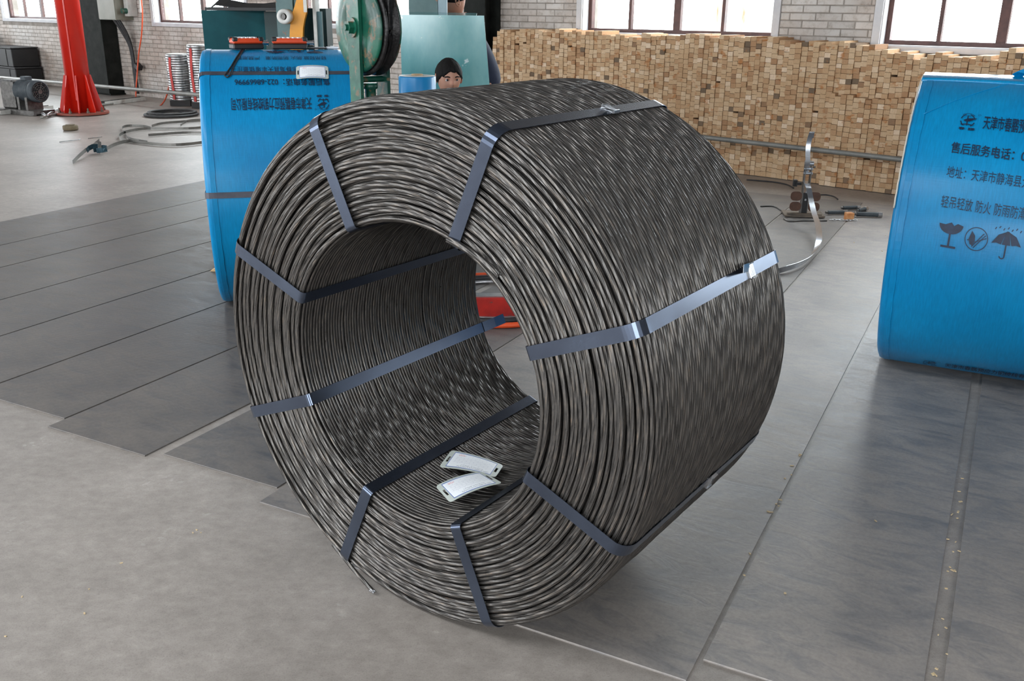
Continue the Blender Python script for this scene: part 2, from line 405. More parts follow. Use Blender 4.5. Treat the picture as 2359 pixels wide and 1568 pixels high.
# bricks, proud of the mortar
BL, BH, BP = .25, .0675, .005
cells = []
nrow = int(1.9/BH)
for r in range(nrow):
    z0 = r*BH
    u = -18.2 + (0.5*BL if r % 2 else 0)
    while u < 4.6:
        u1 = u+BL
        segs = [(u+.004, u1-.004)]
        for a, b, s in WIN:
            if z0+BH > s-.05:
                a2, b2 = a-.075, b+.075
                ns = []
                for p, q in segs:
                    if q <= a2 or p >= b2: ns.append((p, q))
                    else:
                        if p < a2-.03: ns.append((p, a2))
                        if q > b2+.03: ns.append((b2, q))
                segs = ns
        for p, q in segs: cells.append((p, q, z0, r))
        u = u1
big = [c for c in cells if c[0] > -4.1 and c[2] > 1.12 and (c[0] < -2.8 or (-.9 < c[0] < .4))]
big += [c for c in cells if (-12.7 < c[0] < -11.3 and c[2] > .9)]
big = big[:290]; bigset = set((c[0], c[2]) for c in big)
bl = MB()
def brick_shape(mb, p, q, z0, M_=None):
    d = BP*random.uniform(.7, 1.15)
    h0, h1 = z0+.003+random.uniform(0, .002), z0+BH-.003-random.uniform(0, .002)
    x0, x1 = p, q; b_ = .004
    vs = [(x0, 0, h0), (x1, 0, h0), (x1, 0, h1), (x0, 0, h1), (x0+b_, -d, h0+b_), (x1-b_, -d, h0+b_), (x1-b_, -d, h1-b_), (x0+b_, -d, h1-b_)]
    mb.add(vs, [(4, 5, 6, 7), (0, 1, 5, 4), (1, 2, 6, 5), (2, 3, 7, 6), (3, 0, 4, 7)])
for c in cells:
    if (c[0], c[2]) in bigset: continue
    p, q, z0, r = c
    brick_shape(bl, p, q, z0)
o = bl.build('brick_courses', M['brick'], wall, (0, WALLV, 0), fix=False); o['kind'] = 'stuff'
bmeshes = {}
for p, q, z0, r in big:
    L = round(q-p, 3); key = (L, random.randrange(3))
    if key not in bmeshes:
        t = MB(); brick_shape(t, -L/2, L/2, -BH/2); bmeshes[key] = t.mesh('brick'); bmeshes[key].materials.append(M['brick'])
    link('brick', bmeshes[key], [], wall, ((p+q)/2, WALLV, z0+BH/2))
# plain painted wall above the modelled courses
pw = MB()
prev = -18.2
for a, b, s in WIN[:5]:
    wallpiece(pw, prev, a-.075, nrow*BH, Hw-.12, WALLV-.008, WALLV); prev = b+.075
wallpiece(pw, prev, RIGHTU, nrow*BH, Hw-.12, WALLV-.008, WALLV)
pw.build('upper_paint_coat', M['brick'], wall)
# windows: reveal, frame, panes
M['frame'] = mat('dark_red_brown_frame', S(62, 34, 30), S(84, 50, 44), rough=.5, nscale=12)
def glass_mat():
    m = bpy.data.materials.new('window_glass'); m.use_nodes = True; nt = m.node_tree; nt.nodes.remove(nt.nodes['Principled BSDF'])
    out = nt.nodes['Material Output']; t = N(nt, 'ShaderNodeBsdfTransparent'); g = N(nt, 'ShaderNodeBsdfGlossy', inp={'Roughness': .05})
    t.inputs[0].default_value = (.93, .95, .95, 1); mx = N(nt, 'ShaderNodeMixShader'); mx.inputs[0].default_value = .06
    nt.links.new(t.outputs[0], mx.inputs[1]); nt.links.new(g.outputs[0], mx.inputs[2]); nt.links.new(mx.outputs[0], out.inputs[0]); return m
M['glass'] = glass_mat()
FV = WALLV+.14
def mull(*px): return [onwall(p, 60, FV)[0] for p in px]
mulls = {0: [mull(64)[0], mull(103)[0]], 1: [mull(420)[0], mull(473)[0], mull(523)[0]], 2: [mull(762)[0], -6.55, -6.0],
         3: [mull(1453)[0], mull(1561)[0], mull(1667)[0]], 4: [mull(2168)[0], mull(2313)[0], 1.95], 5: [4.1, 4.6, 5.1], 6: [7.35, 7.9, 8.45]}
thick = {0: 1, 1: 1, 2: 1, 3: 1, 4: 1, 5: 1, 6: 1}
for i, (a, b, s) in enumerate(WIN):
    root = tag(empty('window_%d' % (i+1), UV((a+b)/2, FV, s), WA), kind='structure')
    hw = (b-a)/2; H = WTOP-s; cu = (a+b)/2
    fr = MB(); ft = .05
    fr.box2((-hw, -.03, 0), (-hw+ft, .03, H)); fr.box2((hw-ft, -.03, 0), (hw, .03, H))
    fr.box2((-hw+ft, -.03, 0), (hw-ft, .03, ft)); fr.box2((-hw+ft, -.03, H-ft), (hw-ft, .03, H))
    fr.build('window_frame', M['frame'], root)
    xs = [x-cu for x in mulls[i] if -hw+.1 < x-cu < hw-.1]
    for k, x in enumerate(xs):
        t = .04 if k == thick[i] else .017
        MB().box2((x-t, -.025, ft), (x+t, .025, H-ft)).build('mullion', M['frame'], root)
    for zz in (H*.36, H*.68):
        MB().box2((-hw+ft, -.02, zz-.012), (hw-ft, .02, zz+.012)).build('glazing_bar', M['frame'], root)
    ed = [-hw+ft]+xs+[hw-ft]
    for k in range(len(ed)-1):
        for z0, z1 in ((ft, H*.36), (H*.36, H*.68), (H*.68, H-ft)):
            MB().box2((ed[k]+.01, -.002, z0), (ed[k+1]-.01, .002, z1)).build('pane', M['glass'], root, fix=False)
    rv = MB()   # painted render band round the opening and the sloping sill
    rv.box2((-hw-.07, -FV+WALLV-.016, -.045), (-hw, -FV+WALLV, H)); rv.box2((hw, -FV+WALLV-.016, -.045), (hw+.07, -FV+WALLV, H))
    rv.box2((-hw, -FV+WALLV-.02, -.045), (hw, -FV+WALLV, .0))
    rv.box2((-hw-.001, -FV+WALLV, -.004), (hw+.001, -.03, .012))
    rv.box2((-hw, -FV+WALLV, 0), (-hw+.008, -.03, H)); rv.box2((hw-.008, -FV+WALLV, 0), (hw, -.03, H))
    rv.box2((-hw-.07, -FV+WALLV-.016, H), (hw+.07, -FV+WALLV, H+.07))
    rv.build('reveal', M['plaster'], root)
M['outside'] = mat('weathered_white_sheeting', S(236, 228, 222), S(214, 140, 92), rough=.8, nscale=3.0, stretch=(6, 6, .8), lo=.55, hi=.75)

# ---- remaining shell
M['shell'] = mat('whitewashed_wall', S(136, 132, 128), S(156, 152, 148), rough=.9, nscale=2)
M['roof'] = mat('roof_sheeting', S(112, 114, 118), S(132, 134, 138), rough=.7, nscale=2)
def panel_with_holes(mb, x0, x1, y0, y1, holes, put):
    xs = sorted(set([x0, x1]+[h for q in holes for h in q[:2]])); ys = sorted(set([y0, y1]+[h for q in holes for h in q[2:]]))
    for i in range(len(xs)-1):
        for j in range(len(ys)-1):
            cx, cy = (xs[i]+xs[i+1])/2, (ys[j]+ys[j+1])/2
            if any(q[0] < cx < q[1] and q[2] < cy < q[3] for q in holes): continue
            put(mb, xs[i], xs[i+1], ys[j], ys[j+1])
cm = MB(); panel_with_holes(cm, LEFTU, RIGHTU, REARV, WALLV+SW, ROOFL, lambda mb, a, b, c, d: mb.box2((a, c, CEIL), (b, d, CEIL+.1)))
tag(cm.build('ceiling', M['roof'], None, P0, (0, 0, WA)), kind='structure')
wf_ = MB(); panel_with_holes(wf_, LEFTU, RIGHTU, -.25, Hw, REARO, lambda mb, a, b, c, d: mb.box2((a, REARV-.2, c), (b, REARV, d)))
tag(wf_.build('wall_front', M['shell'], None, P0, (0, 0, WA)), kind='structure')
wl_ = MB(); panel_with_holes(wl_, REARV, WALLV+SW, -.25, Hw, LEFTO, lambda mb, a, b, c, d: mb.box2((LEFTU-.2, a, c), (LEFTU, b, d)))
tag(wl_.build('wall_left', M['shell'], None, P0, (0, 0, WA)), kind='structure')
wr_ = MB(); panel_with_holes(wr_, REARV, WALLV+SW, -.25, Hw, RIGHTO, lambda mb, a, b, c, d: mb.box2((RIGHTU, a, c), (RIGHTU+.2, b, d)))
tag(wr_.build('wall_right', M['shell'], None, P0, (0, 0, WA)), kind='structure')
# dark painted building columns
M['column'] = mat('dark_column_paint', S(30, 32, 30), S(44, 46, 43), rough=.8, spec=.15, nscale=6, spots=(40, .72, S(120, 112, 100)))
for u0, u1, v0, nm in ((-13.35, -12.65, .06, 'left'), (-4.42, -4.10, .06, 'mid')):
    t = MB(); uw = u1-u0; dp = WALLV-.011-v0; cv = (v0+WALLV-.011)/2
    t.box((0, -dp/2+.012, CEIL/2), (uw, .024, CEIL)); t.box((0, dp/2-.012, CEIL/2), (uw, .024, CEIL)); t.box((0, 0, CEIL/2), (.03, dp-.05, CEIL))
    if nm == 'left': t.box((uw/2-.012, 0, CEIL/2), (.024, dp-.05, CEIL))
    t.box((0, 0, .012), (uw+.06, dp, .024))
    o = t.build('building_column', M['column'], None, UV((u0+u1)/2, cv), (0, 0, WA))
    o['kind'] = 'structure'

# ================================================================== PILE OF TIMBERS
def timber_mat():
    m = bpy.data.materials.new('sawn_pine'); m.use_nodes = True; nt = m.node_tree; b = nt.nodes['Principled BSDF']
    ge = N(nt, 'ShaderNodeNewGeometry'); oi = N(nt, 'ShaderNodeObjectInfo')
    ad = N(nt, 'ShaderNodeMath', operation='ADD'); nt.links.new(ge.outputs['Random Per Island'], ad.inputs[0]); nt.links.new(oi.outputs['Random'], ad.inputs[1])
    fr = N(nt, 'ShaderNodeMath', operation='FRACT'); nt.links.new(ad.outputs[0], fr.inputs[0])
    cr = N(nt, 'ShaderNodeValToRGB'); cr.color_ramp.interpolation = 'LINEAR'; e = cr.color_ramp.elements
    e[0].position = 0; e[0].color = S(112, 92, 72); e[1].position = 1; e[1].color = S(226, 200, 172)
    for ps, cc in ((.014, S(116, 96, 76)), (.03, S(168, 126, 90)), (.2, S(184, 146, 108)), (.35, S(194, 158, 120)), (.7, S(200, 168, 132)), (.93, S(212, 182, 148))):
        x = e.new(ps); x.color = cc
    nt.links.new(fr.outputs[0], cr.inputs[0])
    n1 = N(nt, 'ShaderNodeTexNoise', inp={'Scale': 13.0, 'Detail': 3.0, 'Roughness': .6})
    n2 = N(nt, 'ShaderNodeTexNoise', inp={'Scale': 90.0, 'Detail': 3.0, 'Roughness': .6})
    nt.links.new(ge.outputs['Position'], n1.inputs['Vector']); nt.links.new(ge.outputs['Position'], n2.inputs['Vector'])
    r1 = N(nt, 'ShaderNodeValToRGB'); e = r1.color_ramp.elements; e[0].position = .60; e[0].color = (0, 0, 0, 1); e[1].position = .68; e[1].color = (1, 1, 1, 1)
    nt.links.new(n1.outputs['Fac'], r1.inputs[0])
    mx = N(nt, 'ShaderNodeMix', data_type='RGBA'); mx.inputs[7].default_value = S(172, 108, 52)
    mu = N(nt, 'ShaderNodeMath', operation='MULTIPLY'); mu.inputs[1].default_value = .75; nt.links.new(r1.outputs[0], mu.inputs[0])
    nt.links.new(mu.outputs[0], mx.inputs[0]); nt.links.new(cr.outputs[0], mx.inputs[6])
    r2 = N(nt, 'ShaderNodeMapRange', inp={'From Min': .3, 'From Max': .7, 'To Min': .88, 'To Max': 1.08}); nt.links.new(n2.outputs['Fac'], r2.inputs[0])
    hs = N(nt, 'ShaderNodeHueSaturation'); nt.links.new(r2.outputs[0], hs.inputs['Value']); nt.links.new(mx.outputs[2], hs.inputs['Color'])
    nt.links.new(hs.outputs[0], b.inputs['Base Color']); b.inputs['Roughness'].default_value = .8; return m
M['timber'] = timber_mat()
prof = [(-3.93, 1.12), (-3.86, 1.27), (-2.38, 1.268), (-2.0, 1.205), (-1.93, 1.262), (-.9, 1.265), (-.4, 1.232), (.31, 1.237), (.43, 1.205), (.6, 1.18), (.78, 1.125), (.81, 1.172), (1.36, 1.158), (1.42, 1.22), (3.6, 1.19)]
def ztop(u):
    for i in range(len(prof)-1):
        if prof[i][0] <= u <= prof[i+1][0]:
            t = (u-prof[i][0])/(prof[i+1][0]-prof[i][0]); return prof[i][1]*(1-t)+prof[i+1][1]*t
    return 1.18
pieces = []
u = -3.93; cidx = 0
while u < 3.5:
    wcol = random.choice([.049, .052, .053, .055, .058])
    zt = ztop(u+wcol/2)+random.uniform(-.008, .008)
    zoff = 0.0; cv = random.uniform(-.008, .008)
    while zoff < zt-.02:
        h = random.choice([.038, .042, .043, .043, .045, .049])
        fwd = .07 if (u > .02 and zoff < .80-.02) else 0.0
        if fwd and .76 < zoff+h: fwd = .07
        if random.random() < .006: zoff += h*.35; continue
        pieces.append((u+wcol/2+random.uniform(-.002, .002), zoff+h/2, wcol-.002, h-.0015, fwd+cv+random.uniform(-.006, .006), random.gauss(0, .018)))
        zoff += h+random.uniform(0, .0022)
    u += wcol+random.uniform(0, .001); cidx += 1
sx0 = -0.0
sel = [p for p in pieces if -.02 < p[0] < 1.6]
def vis(p):
    q = UV(p[0], 0, p[1])-CAM; d = q.dot(FWD); x = FW/2+FPX*q.dot(RT)/d; y = FH/2-FPX*q.dot(UP)/d
    return x < 2110-(y-165)*.2 or y < 165
sel = [p for p in sel if vis(p)]
sel.sort(key=lambda p: -p[0]); sel = sel[:296]; selset = set(id(p) for p in sel)
tb = MB()
DEEP = .33
for p in pieces:
    if id(p) in selset: continue
    v0 = -p[4]
    R = Matrix.Translation((p[0], 0, p[1])) @ Matrix.Rotation(p[5], 4, 'Y')
    tb.box((0, (v0+DEEP)/2, 0), (p[2], DEEP-v0, p[3]), M=R)
o = tb.build('timber_stack', M['timber'], None, P0, (0, 0, WA), fix=False)
tag(o, 'long low wall of stacked square sawn timbers along the brick wall under the windows', 'timber stack', kind='stuff')
tm = MB().box((0, .5, 0), (1, 1, 1), bev=.0).mesh('timber_batten'); tm.materials.append(M['timber'])
for p in sel:
    v0 = -p[4]
    o = bpy.data.objects.new('timber_batten', tm); col.objects.link(o)
    o.location = UV(p[0], v0, p[1]); o.rotation_euler = (0, p[5], WA); o.scale = (p[2], DEEP-v0, p[3])
    tag(o, 'pale sawn batten seen end on, in the right part of the timber stack', 'timber', 'sawn battens in the right part of the timber stack')

# long steel rail on brackets in front of the wall and pile
def rail(name, a, b, r, label, brackets):
    root = empty(name, (Vector(a)+Vector(b))/2, WA, label, 'pipe'); 
    o = MB().cyl(a, b, r, 14).build('pipe', M['pipe'], None); o.parent = root; o.matrix_parent_inverse = Matrix.Translation(root.location) .inverted() if False else (Matrix.Translation(root.location) @ Matrix.Rotation(WA, 4, 'Z')).inverted()
    for q in brackets:
        q = Vector(q); o = MB().box((q.x, q.y, q.z/2), (.05, .05, q.z), rz=0).box((q.x, q.y, .006), (.14, .14, .012)).build('support_post', M['dsteel'], None)
        o.parent = root; o.matrix_parent_inverse = (Matrix.Translation(root.location) @ Matrix.Rotation(WA, 4, 'Z')).inverted()
    return root
def railpt(px, py, vv): 
    u_, z_ = onwall(px, py, vv); return UV(u_, vv, z_)
RV = -.17
pa, pb = railpt(1640, 318, RV), railpt(2110, 371, RV)
dirr = (pb-pa); pa2 = pa-dirr*1.2; pb2 = pb+dirr*.9
rail('steel_rail_pipe', pa2, pb2, .023, 'round grey steel pipe running level in front of the timber stack', [pa2+dirr*.1, pb2-dirr*.1])
la, lb = railpt(0, 178, -.42), railpt(462, 219, -.42)
d_ = lb-la
rail('steel_rail_pipe', la-d_*.05, lb+d_*.5, .028, 'grey steel pipe running low along the brick wall behind the red column', [la+d_*.02, lb+d_*.45])

# ================================================================== THE BIG STRAND COIL
def strand_mat():
    m = bpy.data.materials.new('steel_strand'); m.use_nodes = True; nt = m.node_tree; b = nt.nodes['Principled BSDF']
    tc = N(nt, 'ShaderNodeTexCoord'); oi = N(nt, 'ShaderNodeObjectInfo'); at = N(nt, 'ShaderNodeAttribute', attribute_name='ang')
    n1 = N(nt, 'ShaderNodeTexNoise', noise_dimensions='3D', inp={'Scale': 1.0, 'Detail': 4.0, 'Roughness': .6})
    cb = N(nt, 'ShaderNodeCombineXYZ'); nt.links.new(at.outputs['Color'], cb.inputs[0])
    sp = N(nt, 'ShaderNodeSeparateColor'); nt.links.new(at.outputs['Color'], sp.inputs[0])
    ml = N(nt, 'ShaderNodeMath', operation='MULTIPLY'); ml.inputs[1].default_value = 11; nt.links.new(sp.outputs[0], ml.inputs[0])
    m2 = N(nt, 'ShaderNodeMath', operation='MULTIPLY'); m2.inputs[1].default_value = 9; nt.links.new(sp.outputs[1], m2.inputs[0])
    m3_ = N(nt, 'ShaderNodeMath', operation='MULTIPLY'); m3_.inputs[1].default_value = 40; nt.links.new(oi.outputs['Random'], m3_.inputs[0])
    nt.links.new(ml.outputs[0], cb.inputs[0]); nt.links.new(m2.outputs[0], cb.inputs[1]); nt.links.new(m3_.outputs[0], cb.inputs[2])
    nt.links.new(cb.outputs[0], n1.inputs['Vector'])
    cr = N(nt, 'ShaderNodeValToRGB'); e = cr.color_ramp.elements
    e[0].position = .3; e[0].color = (.070, .064, .060, 1); e[1].position = .78; e[1].color = (.34, .25, .18, 1)
    x = e.new(.5); x.color = (.115, .108, .102, 1); x = e.new(.64); x.color = (.19, .163, .14, 1)
    nt.links.new(n1.outputs['Fac'], cr.inputs[0])
    nt.links.new(cr.outputs[0], b.inputs['Base Color'])
    b.inputs['Metallic'].default_value = .76
    rr_ = N(nt, 'ShaderNodeMapRange', inp={'From Min': .35, 'From Max': .7, 'To Min': .26, 'To Max': .48}); nt.links.new(n1.outputs['Fac'], rr_.inputs[0]); nt.links.new(rr_.outputs[0], b.inputs['Roughness'])
    return m
M['strand'] = strand_mat()
def tilt_strap(): pass
def strap_mat():
    m = mat('blued_steel_strap', (.08, .095, .132, 1), (.115, .138, .19, 1), rough=.2, metal=.9, nscale=2.5, r2=.28)
    return m
M['strap'] = strap_mat()
M['core'] = mat('filler_shade_dark', (.03, .028, .027, 1), rough=.6, metal=.5)  # dark colour standing for the shade between the turns
DS = .0103
coil = empty('steel_strand_coil', CO, AX, 'large bare coil of dark twisted steel strand bound with blued straps, in the foreground', 'steel coil')
def strand_mesh(name, th, rad, ax, dia=DS, lay=.44, close=True, npt=18):
    """th, rad, ax arrays: centre line at angle, radius and axial position (local coil frame)"""
    n = len(th)
    cy, cz = rad*np.cos(th), rad*np.sin(th)+RO
    P = np.stack([ax, cy, cz], 1)
    if close: T = np.roll(P, -1, 0)-np.roll(P, 1, 0)
    else: T = np.gradient(P, axis=0)
    T /= np.linalg.norm(T, axis=1)[:, None]
    X = np.zeros_like(P); X[:, 0] = 1
    X -= T*(X*T).sum(1)[:, None]; X /= np.linalg.norm(X, axis=1)[:, None]
    Y = np.cross(T, X)
    arc = np.abs(th-th[0])*rad.mean()
    tot = 2*PI*rad.mean()
    nl = round(tot/lay) if close else tot/lay
    ph = 2*PI*nl*arc/tot
    k = np.arange(npt)
    if npt == 12: rr = np.where(k % 2 == 0, dia/2, dia/2*.64); an = 2*PI*k/npt
    else: rr = np.where(k % 3 == 0, dia/2*.60, dia/2*.985); an = 2*PI*(k//3)/6+np.array([0, .30, .747])[k % 3]
    A = an[None, :]+ph[:, None]+rng.uniform(0, 6)
    V = P[:, None, :]+X[:, None, :]*(np.cos(A)*rr)[..., None]+Y[:, None, :]*(np.sin(A)*rr)[..., None]
    V = V.reshape(-1, 3)
    i = np.arange(n if close else n-1); j = (i+1) % n
    q = np.stack([i[:, None]*npt+k[None], i[:, None]*npt+(k+1)[None] % npt, j[:, None]*npt+(k+1)[None] % npt, j[:, None]*npt+k[None]], -1).reshape(-1, 4)
    me = bpy.data.meshes.new(name)
    me.vertices.add(len(V)); me.vertices.foreach_set('co', V.ravel())
    me.loops.add(q.size); me.loops.foreach_set('vertex_index', q.ravel().astype(np.int32))
    me.polygons.add(len(q)); me.polygons.foreach_set('loop_start', np.arange(0, q.size, 4, dtype=np.int32))
    me.polygons.foreach_set('use_smooth', np.ones(len(q), bool))
    at = me.attributes.new('ang', 'FLOAT_COLOR', 'POINT')
    ca = np.zeros((n, npt, 4)); ca[..., 0] = th[:, None]; ca[..., 1] = (k//(npt//6))[None, :]; ca[..., 3] = 1
    at.data.foreach_set('color', ca.ravel())
    me.update(calc_edges=True); me.validate()
    me.materials.append(M['strand'])
    return me
def wob(th, amp, hs=(1, 2, 3, 5, 8)):
    o = np.zeros_like(th)
    for h in hs: o += rng.normal()*np.sin(h*th+rng.uniform(0, 6.3))/math.sqrt(h)
    return o*amp/1.6
NT = 350
th0 = np.linspace(0, 2*PI, NT, endpoint=False); th1 = np.linspace(0, 2*PI, 260, endpoint=False)
nW = int(CW/DS)
def turn(th, rad, ax, close=True, dia=DS, npt=18):
    me = strand_mesh('strand_turn', th, rad, ax, close=close, dia=dia, npt=npt)
    o = bpy.data.objects.new('strand_turn', me); col.objects.link(o); o.parent = coil; return o
edge_drop = {0: .018, 1: .009, 2: .0045, 3: .002}
for i in range(nW):                                     # outer layer, inner layer
    s = DS*(i+.5)+(CW-nW*DS)/2
    e = min(i, nW-1-i)
    dr = edge_drop.get(e, 0)
    lead = DS*((th0/(2*PI)+.5) % 1-.5)*0
    turn(th0, RO-DS*.52-dr+wob(th0, .0006)+rng.normal()*.0005, s+wob(th0, .0012)+(0.004 if i == 0 else 0)-(0.004 if i == nW-1 else 0))
    turn(th1, RI+DS*.52+(.005 if e == 0 else 0)+wob(th1, .0006), s+wob(th1, .0012), npt=12)
nR = int((RO-RI)/DS)-2
for side in (0, 1):                                     # the two end faces: turns step in and out as each layer reverses
    for lay2 in ((0, 1) if side == 0 else (0,)):
        for k in range(nR):
            if lay2 == 0:
                r0 = RI+DS*(k+1.5)
                dep = (.0053, .0070, .0112)[k % 3]
            else:
                r0 = RI+DS*(k+2.0); dep = .0175
            NN = NT if (side == 0 and lay2 == 0) else 200
            th = np.linspace(0, 2*PI, NN, endpoint=False)
            rad = r0+wob(th, .0034, (1, 2, 3, 4, 6, 9))
            fr_ = k/(nR-1)
            bul = .014*(max(0, fr_-.85)/.15)**1.5+.004*max(0, .1-fr_)/.1
            axp = dep+bul+np.clip(wob(th, .0030, (1, 2, 3, 5, 7)), -.0050, .005)
            if side == 1: axp = CW-axp
            turn(th, rad, axp, npt=18 if NN == NT else 12)
core = MB().lathe([(RI+.009, .022), (RO-.035, .022), (RO-.010, .045), (RO-.010, CW-.045), (RO-.035, CW-.022), (RI+.009, CW-.022)], 96, 'X', M=Matrix.Translation((0, 0, RO)), closed=True)  # added dark filler drum that blocks light through gaps between turns
core.build('dark_filler_drum', M['core'], coil)
# loose tail of the strand under the lower left strap, and the cut start on the front face
th = np.linspace(5.20, 4.925, 60); f = np.linspace(0, 1, 60)
o = turn(th, RO-.014+.022*f**1.5, .010-.012*f, close=False, dia=.0112); o.name = 'strand_tail'
th = np.linspace(1.93, 2.30, 50); f = np.linspace(0, 1, 50)
o = turn(th, RI+.012+.026*f, -.006-.002*f, close=False, dia=.015); o.name = 'strand_start'
for nm, an, rad, axp, dirs in (('strand_tail', 4.925, RO+.008, -.002, -1), ('strand_start', 2.30, RI+.038, -.008, 1)):
    q = Vector((axp, rad*math.cos(an), rad*math.sin(an)+RO)); tg = Vector((0, -math.sin(an), math.cos(an)))*dirs
    mb = MB(); xx = Vector((1, 0, 0)); yy = tg.cross(xx)
    for k in range(7):
        off = Vector() if k == 6 else (xx*math.cos(k*PI/3)+yy*math.sin(k*PI/3))*(.0036 if nm == 'strand_tail' else .0044)
        mb.cyl(q+off-tg*.012, q+off+tg*random.uniform(.001, .004), .0019, 8)
    mb.build('cut_wire_ends', M['dsteel'] if nm == 'strand_start' else M['steel'], coil)
# eight straps
def strap_path(an, w2=0.0):
    """closed loop in (s, r): outer run, back face, inner run, front face with rounded corners"""
    o_, i_ = RO+.0012, RI-.0012
    f, b = -.0035, CW+.0035
    def arc(cs, cr, rad_s, rad_r, a0, a1, n=8):
        return [(cs+rad_s*math.cos(a0+(a1-a0)*k/n), cr+rad_r*math.sin(a0+(a1-a0)*k/n)) for k in range(n+1)]
    R1, R2 = .046, .012
    pts = []
    pts += arc(f+R1, o_-R1*.8, R1, R1*.8, PI, PI/2)
    pts += [(CW*k/6, o_) for k in range(1, 6)]
    pts += arc(b-R1, o_-R1*.8, R1, R1*.8, PI/2, 0)
    pts += arc(b-R2, i_+R2, R2, R2, 0, -PI/2)
    pts += [(CW*k/6, i_) for k in range(5, 0, -1)]
    pts += arc(f+R2, i_+R2, R2, R2, -PI/2, -PI)
    return pts
SWD = .032
for k, an in enumerate(STR):
    er = Vector((0, math.cos(an), math.sin(an))); et = Vector((0, -math.sin(an), math.cos(an)))
    pts = [Vector((s, 0, RO))+er*r for s, r in strap_path(an)]
    tw = 0
    mb = MB().ribbon(pts, et, SWD, .0014, close=True)
    st = mb.build('steel_strap', M['strap'], coil)
    # crimped seal on the outer run
    ss = {1: .47, 2: .555, 3: .43}.get(k, .4+.05*((k*7) % 3))
    q = Vector((ss, 0, RO))+er*(RO+.0042)
    bk = MB(); Mx = Matrix((Vector((1, 0, 0)), et, er)).transposed().to_4x4(); Mx.translation = q
    bk.box((0, 0, 0), (.030, SWD+.005, .006), M=Mx, bev=.0015)
    for j in (-1, 1):
        bk.box((0, j*(SWD/2+.002), -.001), (.026, .0035, .008), M=Mx @ Matrix.Rotation(.2*j, 4, 'X'))
    bk.box((-.021, 0, .0005), (.013, SWD*.98, .0025), M=Mx @ Matrix.Rotation(-.18, 4, 'Y'))
    for j in range(3): bk.box((-.008+.008*j, 0, .0035), (.0025, SWD*.8, .0015), M=Mx)
    bk.build('crimp_seal', M['steel'], st)
    if k in (1, 2):
        te = MB(); side = -1 if k == 2 else 1
        p = [q+Vector((-.012, 0, 0))+et*side*(.010)+er*.003, q+Vector((-.05, 0, 0))+et*side*.014+er*.012, q+Vector((-.085 if k == 2 else -.03, 0, 0))+et*side*.017+er*(.022 if k == 2 else .008)]
        te.ribbon(p, et*1+er*.35*side, .02 if k == 2 else .022, .001)
        te.build('strap_tail', M['steel'], st)

# ---- data tags lying inside the coil
def tag_mat():
    m = bpy.data.materials.new('printed_metal_tag'); m.use_nodes = True; nt = m.node_tree; b = nt.nodes['Principled BSDF']
    uv = N(nt, 'ShaderNodeUVMap', uv_map='UV'); sp = N(nt, 'ShaderNodeSeparateXYZ'); nt.links.new(uv.outputs[0], sp.inputs[0])
    def mth(op, a, b_=None, c_=None):
        n = N(nt, 'ShaderNodeMath', operation=op)
        for i, x in enumerate((a, b_, c_)):
            if x is None: continue
            if isinstance(x, (int, float)): n.inputs[i].default_value = x
            else: nt.links.new(x, n.inputs[i])
        return n.outputs[0]
    X, Y = sp.outputs[0], sp.outputs[1]
    def inside(x0, x1, y0, y1):
        a = mth('MULTIPLY', mth('GREATER_THAN', X, x0), mth('LESS_THAN', X, x1))
        c_ = mth('MULTIPLY', mth('GREATER_THAN', Y, y0), mth('LESS_THAN', Y, y1)); return mth('MULTIPLY', a, c_)
    def over(base, fac, colr):
        mx = N(nt, 'ShaderNodeMix', data_type='RGBA'); mx.inputs[7].default_value = colr
        nt.links.new(fac, mx.inputs[0])
        if isinstance(base, tuple): mx.inputs[6].default_value = base
        else: nt.links.new(base, mx.inputs[6])
        return mx.outputs[2]
    c_ = over(S(196, 202, 194), inside(.10, .90, .07, .93), S(58, 96, 176))
    c_ = over(c_, inside(.11, .89, .10, .90), S(250, 252, 255))
    # table of faint print
    br = N(nt, 'ShaderNodeTexBrick', inp={'Scale': 1.0, 'Mortar Size': .006, 'Brick Width': .13, 'Row Height': .095, 'Color1': (1, 1, 1, 1), 'Color2': (1, 1, 1, 1), 'Mortar': (0, 0, 0, 1)})
    nt.links.new(uv.outputs[0], br.inputs['Vector'])
    ln = mth('MULTIPLY', mth('LESS_THAN', br.outputs['Color'], .5), inside(.15, .86, .3, .86)); c_ = over(c_, mth('MULTIPLY', ln, .16), S(120, 130, 170))
    nz = N(nt, 'ShaderNodeTexNoise', inp={'Scale': 60.0, 'Detail': 1.0}); mp = N(nt, 'ShaderNodeMapping'); mp.inputs['Scale'].default_value = (1, .8, 1)
    nt.links.new(uv.outputs[0], mp.inputs[0]); nt.links.new(mp.outputs[0], nz.inputs['Vector'])
    g = mth('GREATER_THAN', nz.outputs['Fac'], .54)
    for y0, y1, x0, x1, cc, fc in ((.14, .20, .28, .85, S(70, 80, 110), .75), (.23, .28, .34, .74, S(70, 80, 110), .7), (.76, .84, .2, .32, S(226, 60, 60), .95), (.35, .7, .18, .84, S(120, 120, 140), .16)):
        c_ = over(c_, mth('MULTIPLY', mth('MULTIPLY', g, inside(x0, x1, y0, y1)), fc), cc)
    nt.links.new(c_, b.inputs['Base Color']); b.inputs['Roughness'].default_value = .35; b.inputs['Metallic'].default_value = 0
    return m
M['tag'] = tag_mat()
M['tagslot'] = mat('slot_shadow', S(30, 30, 30))
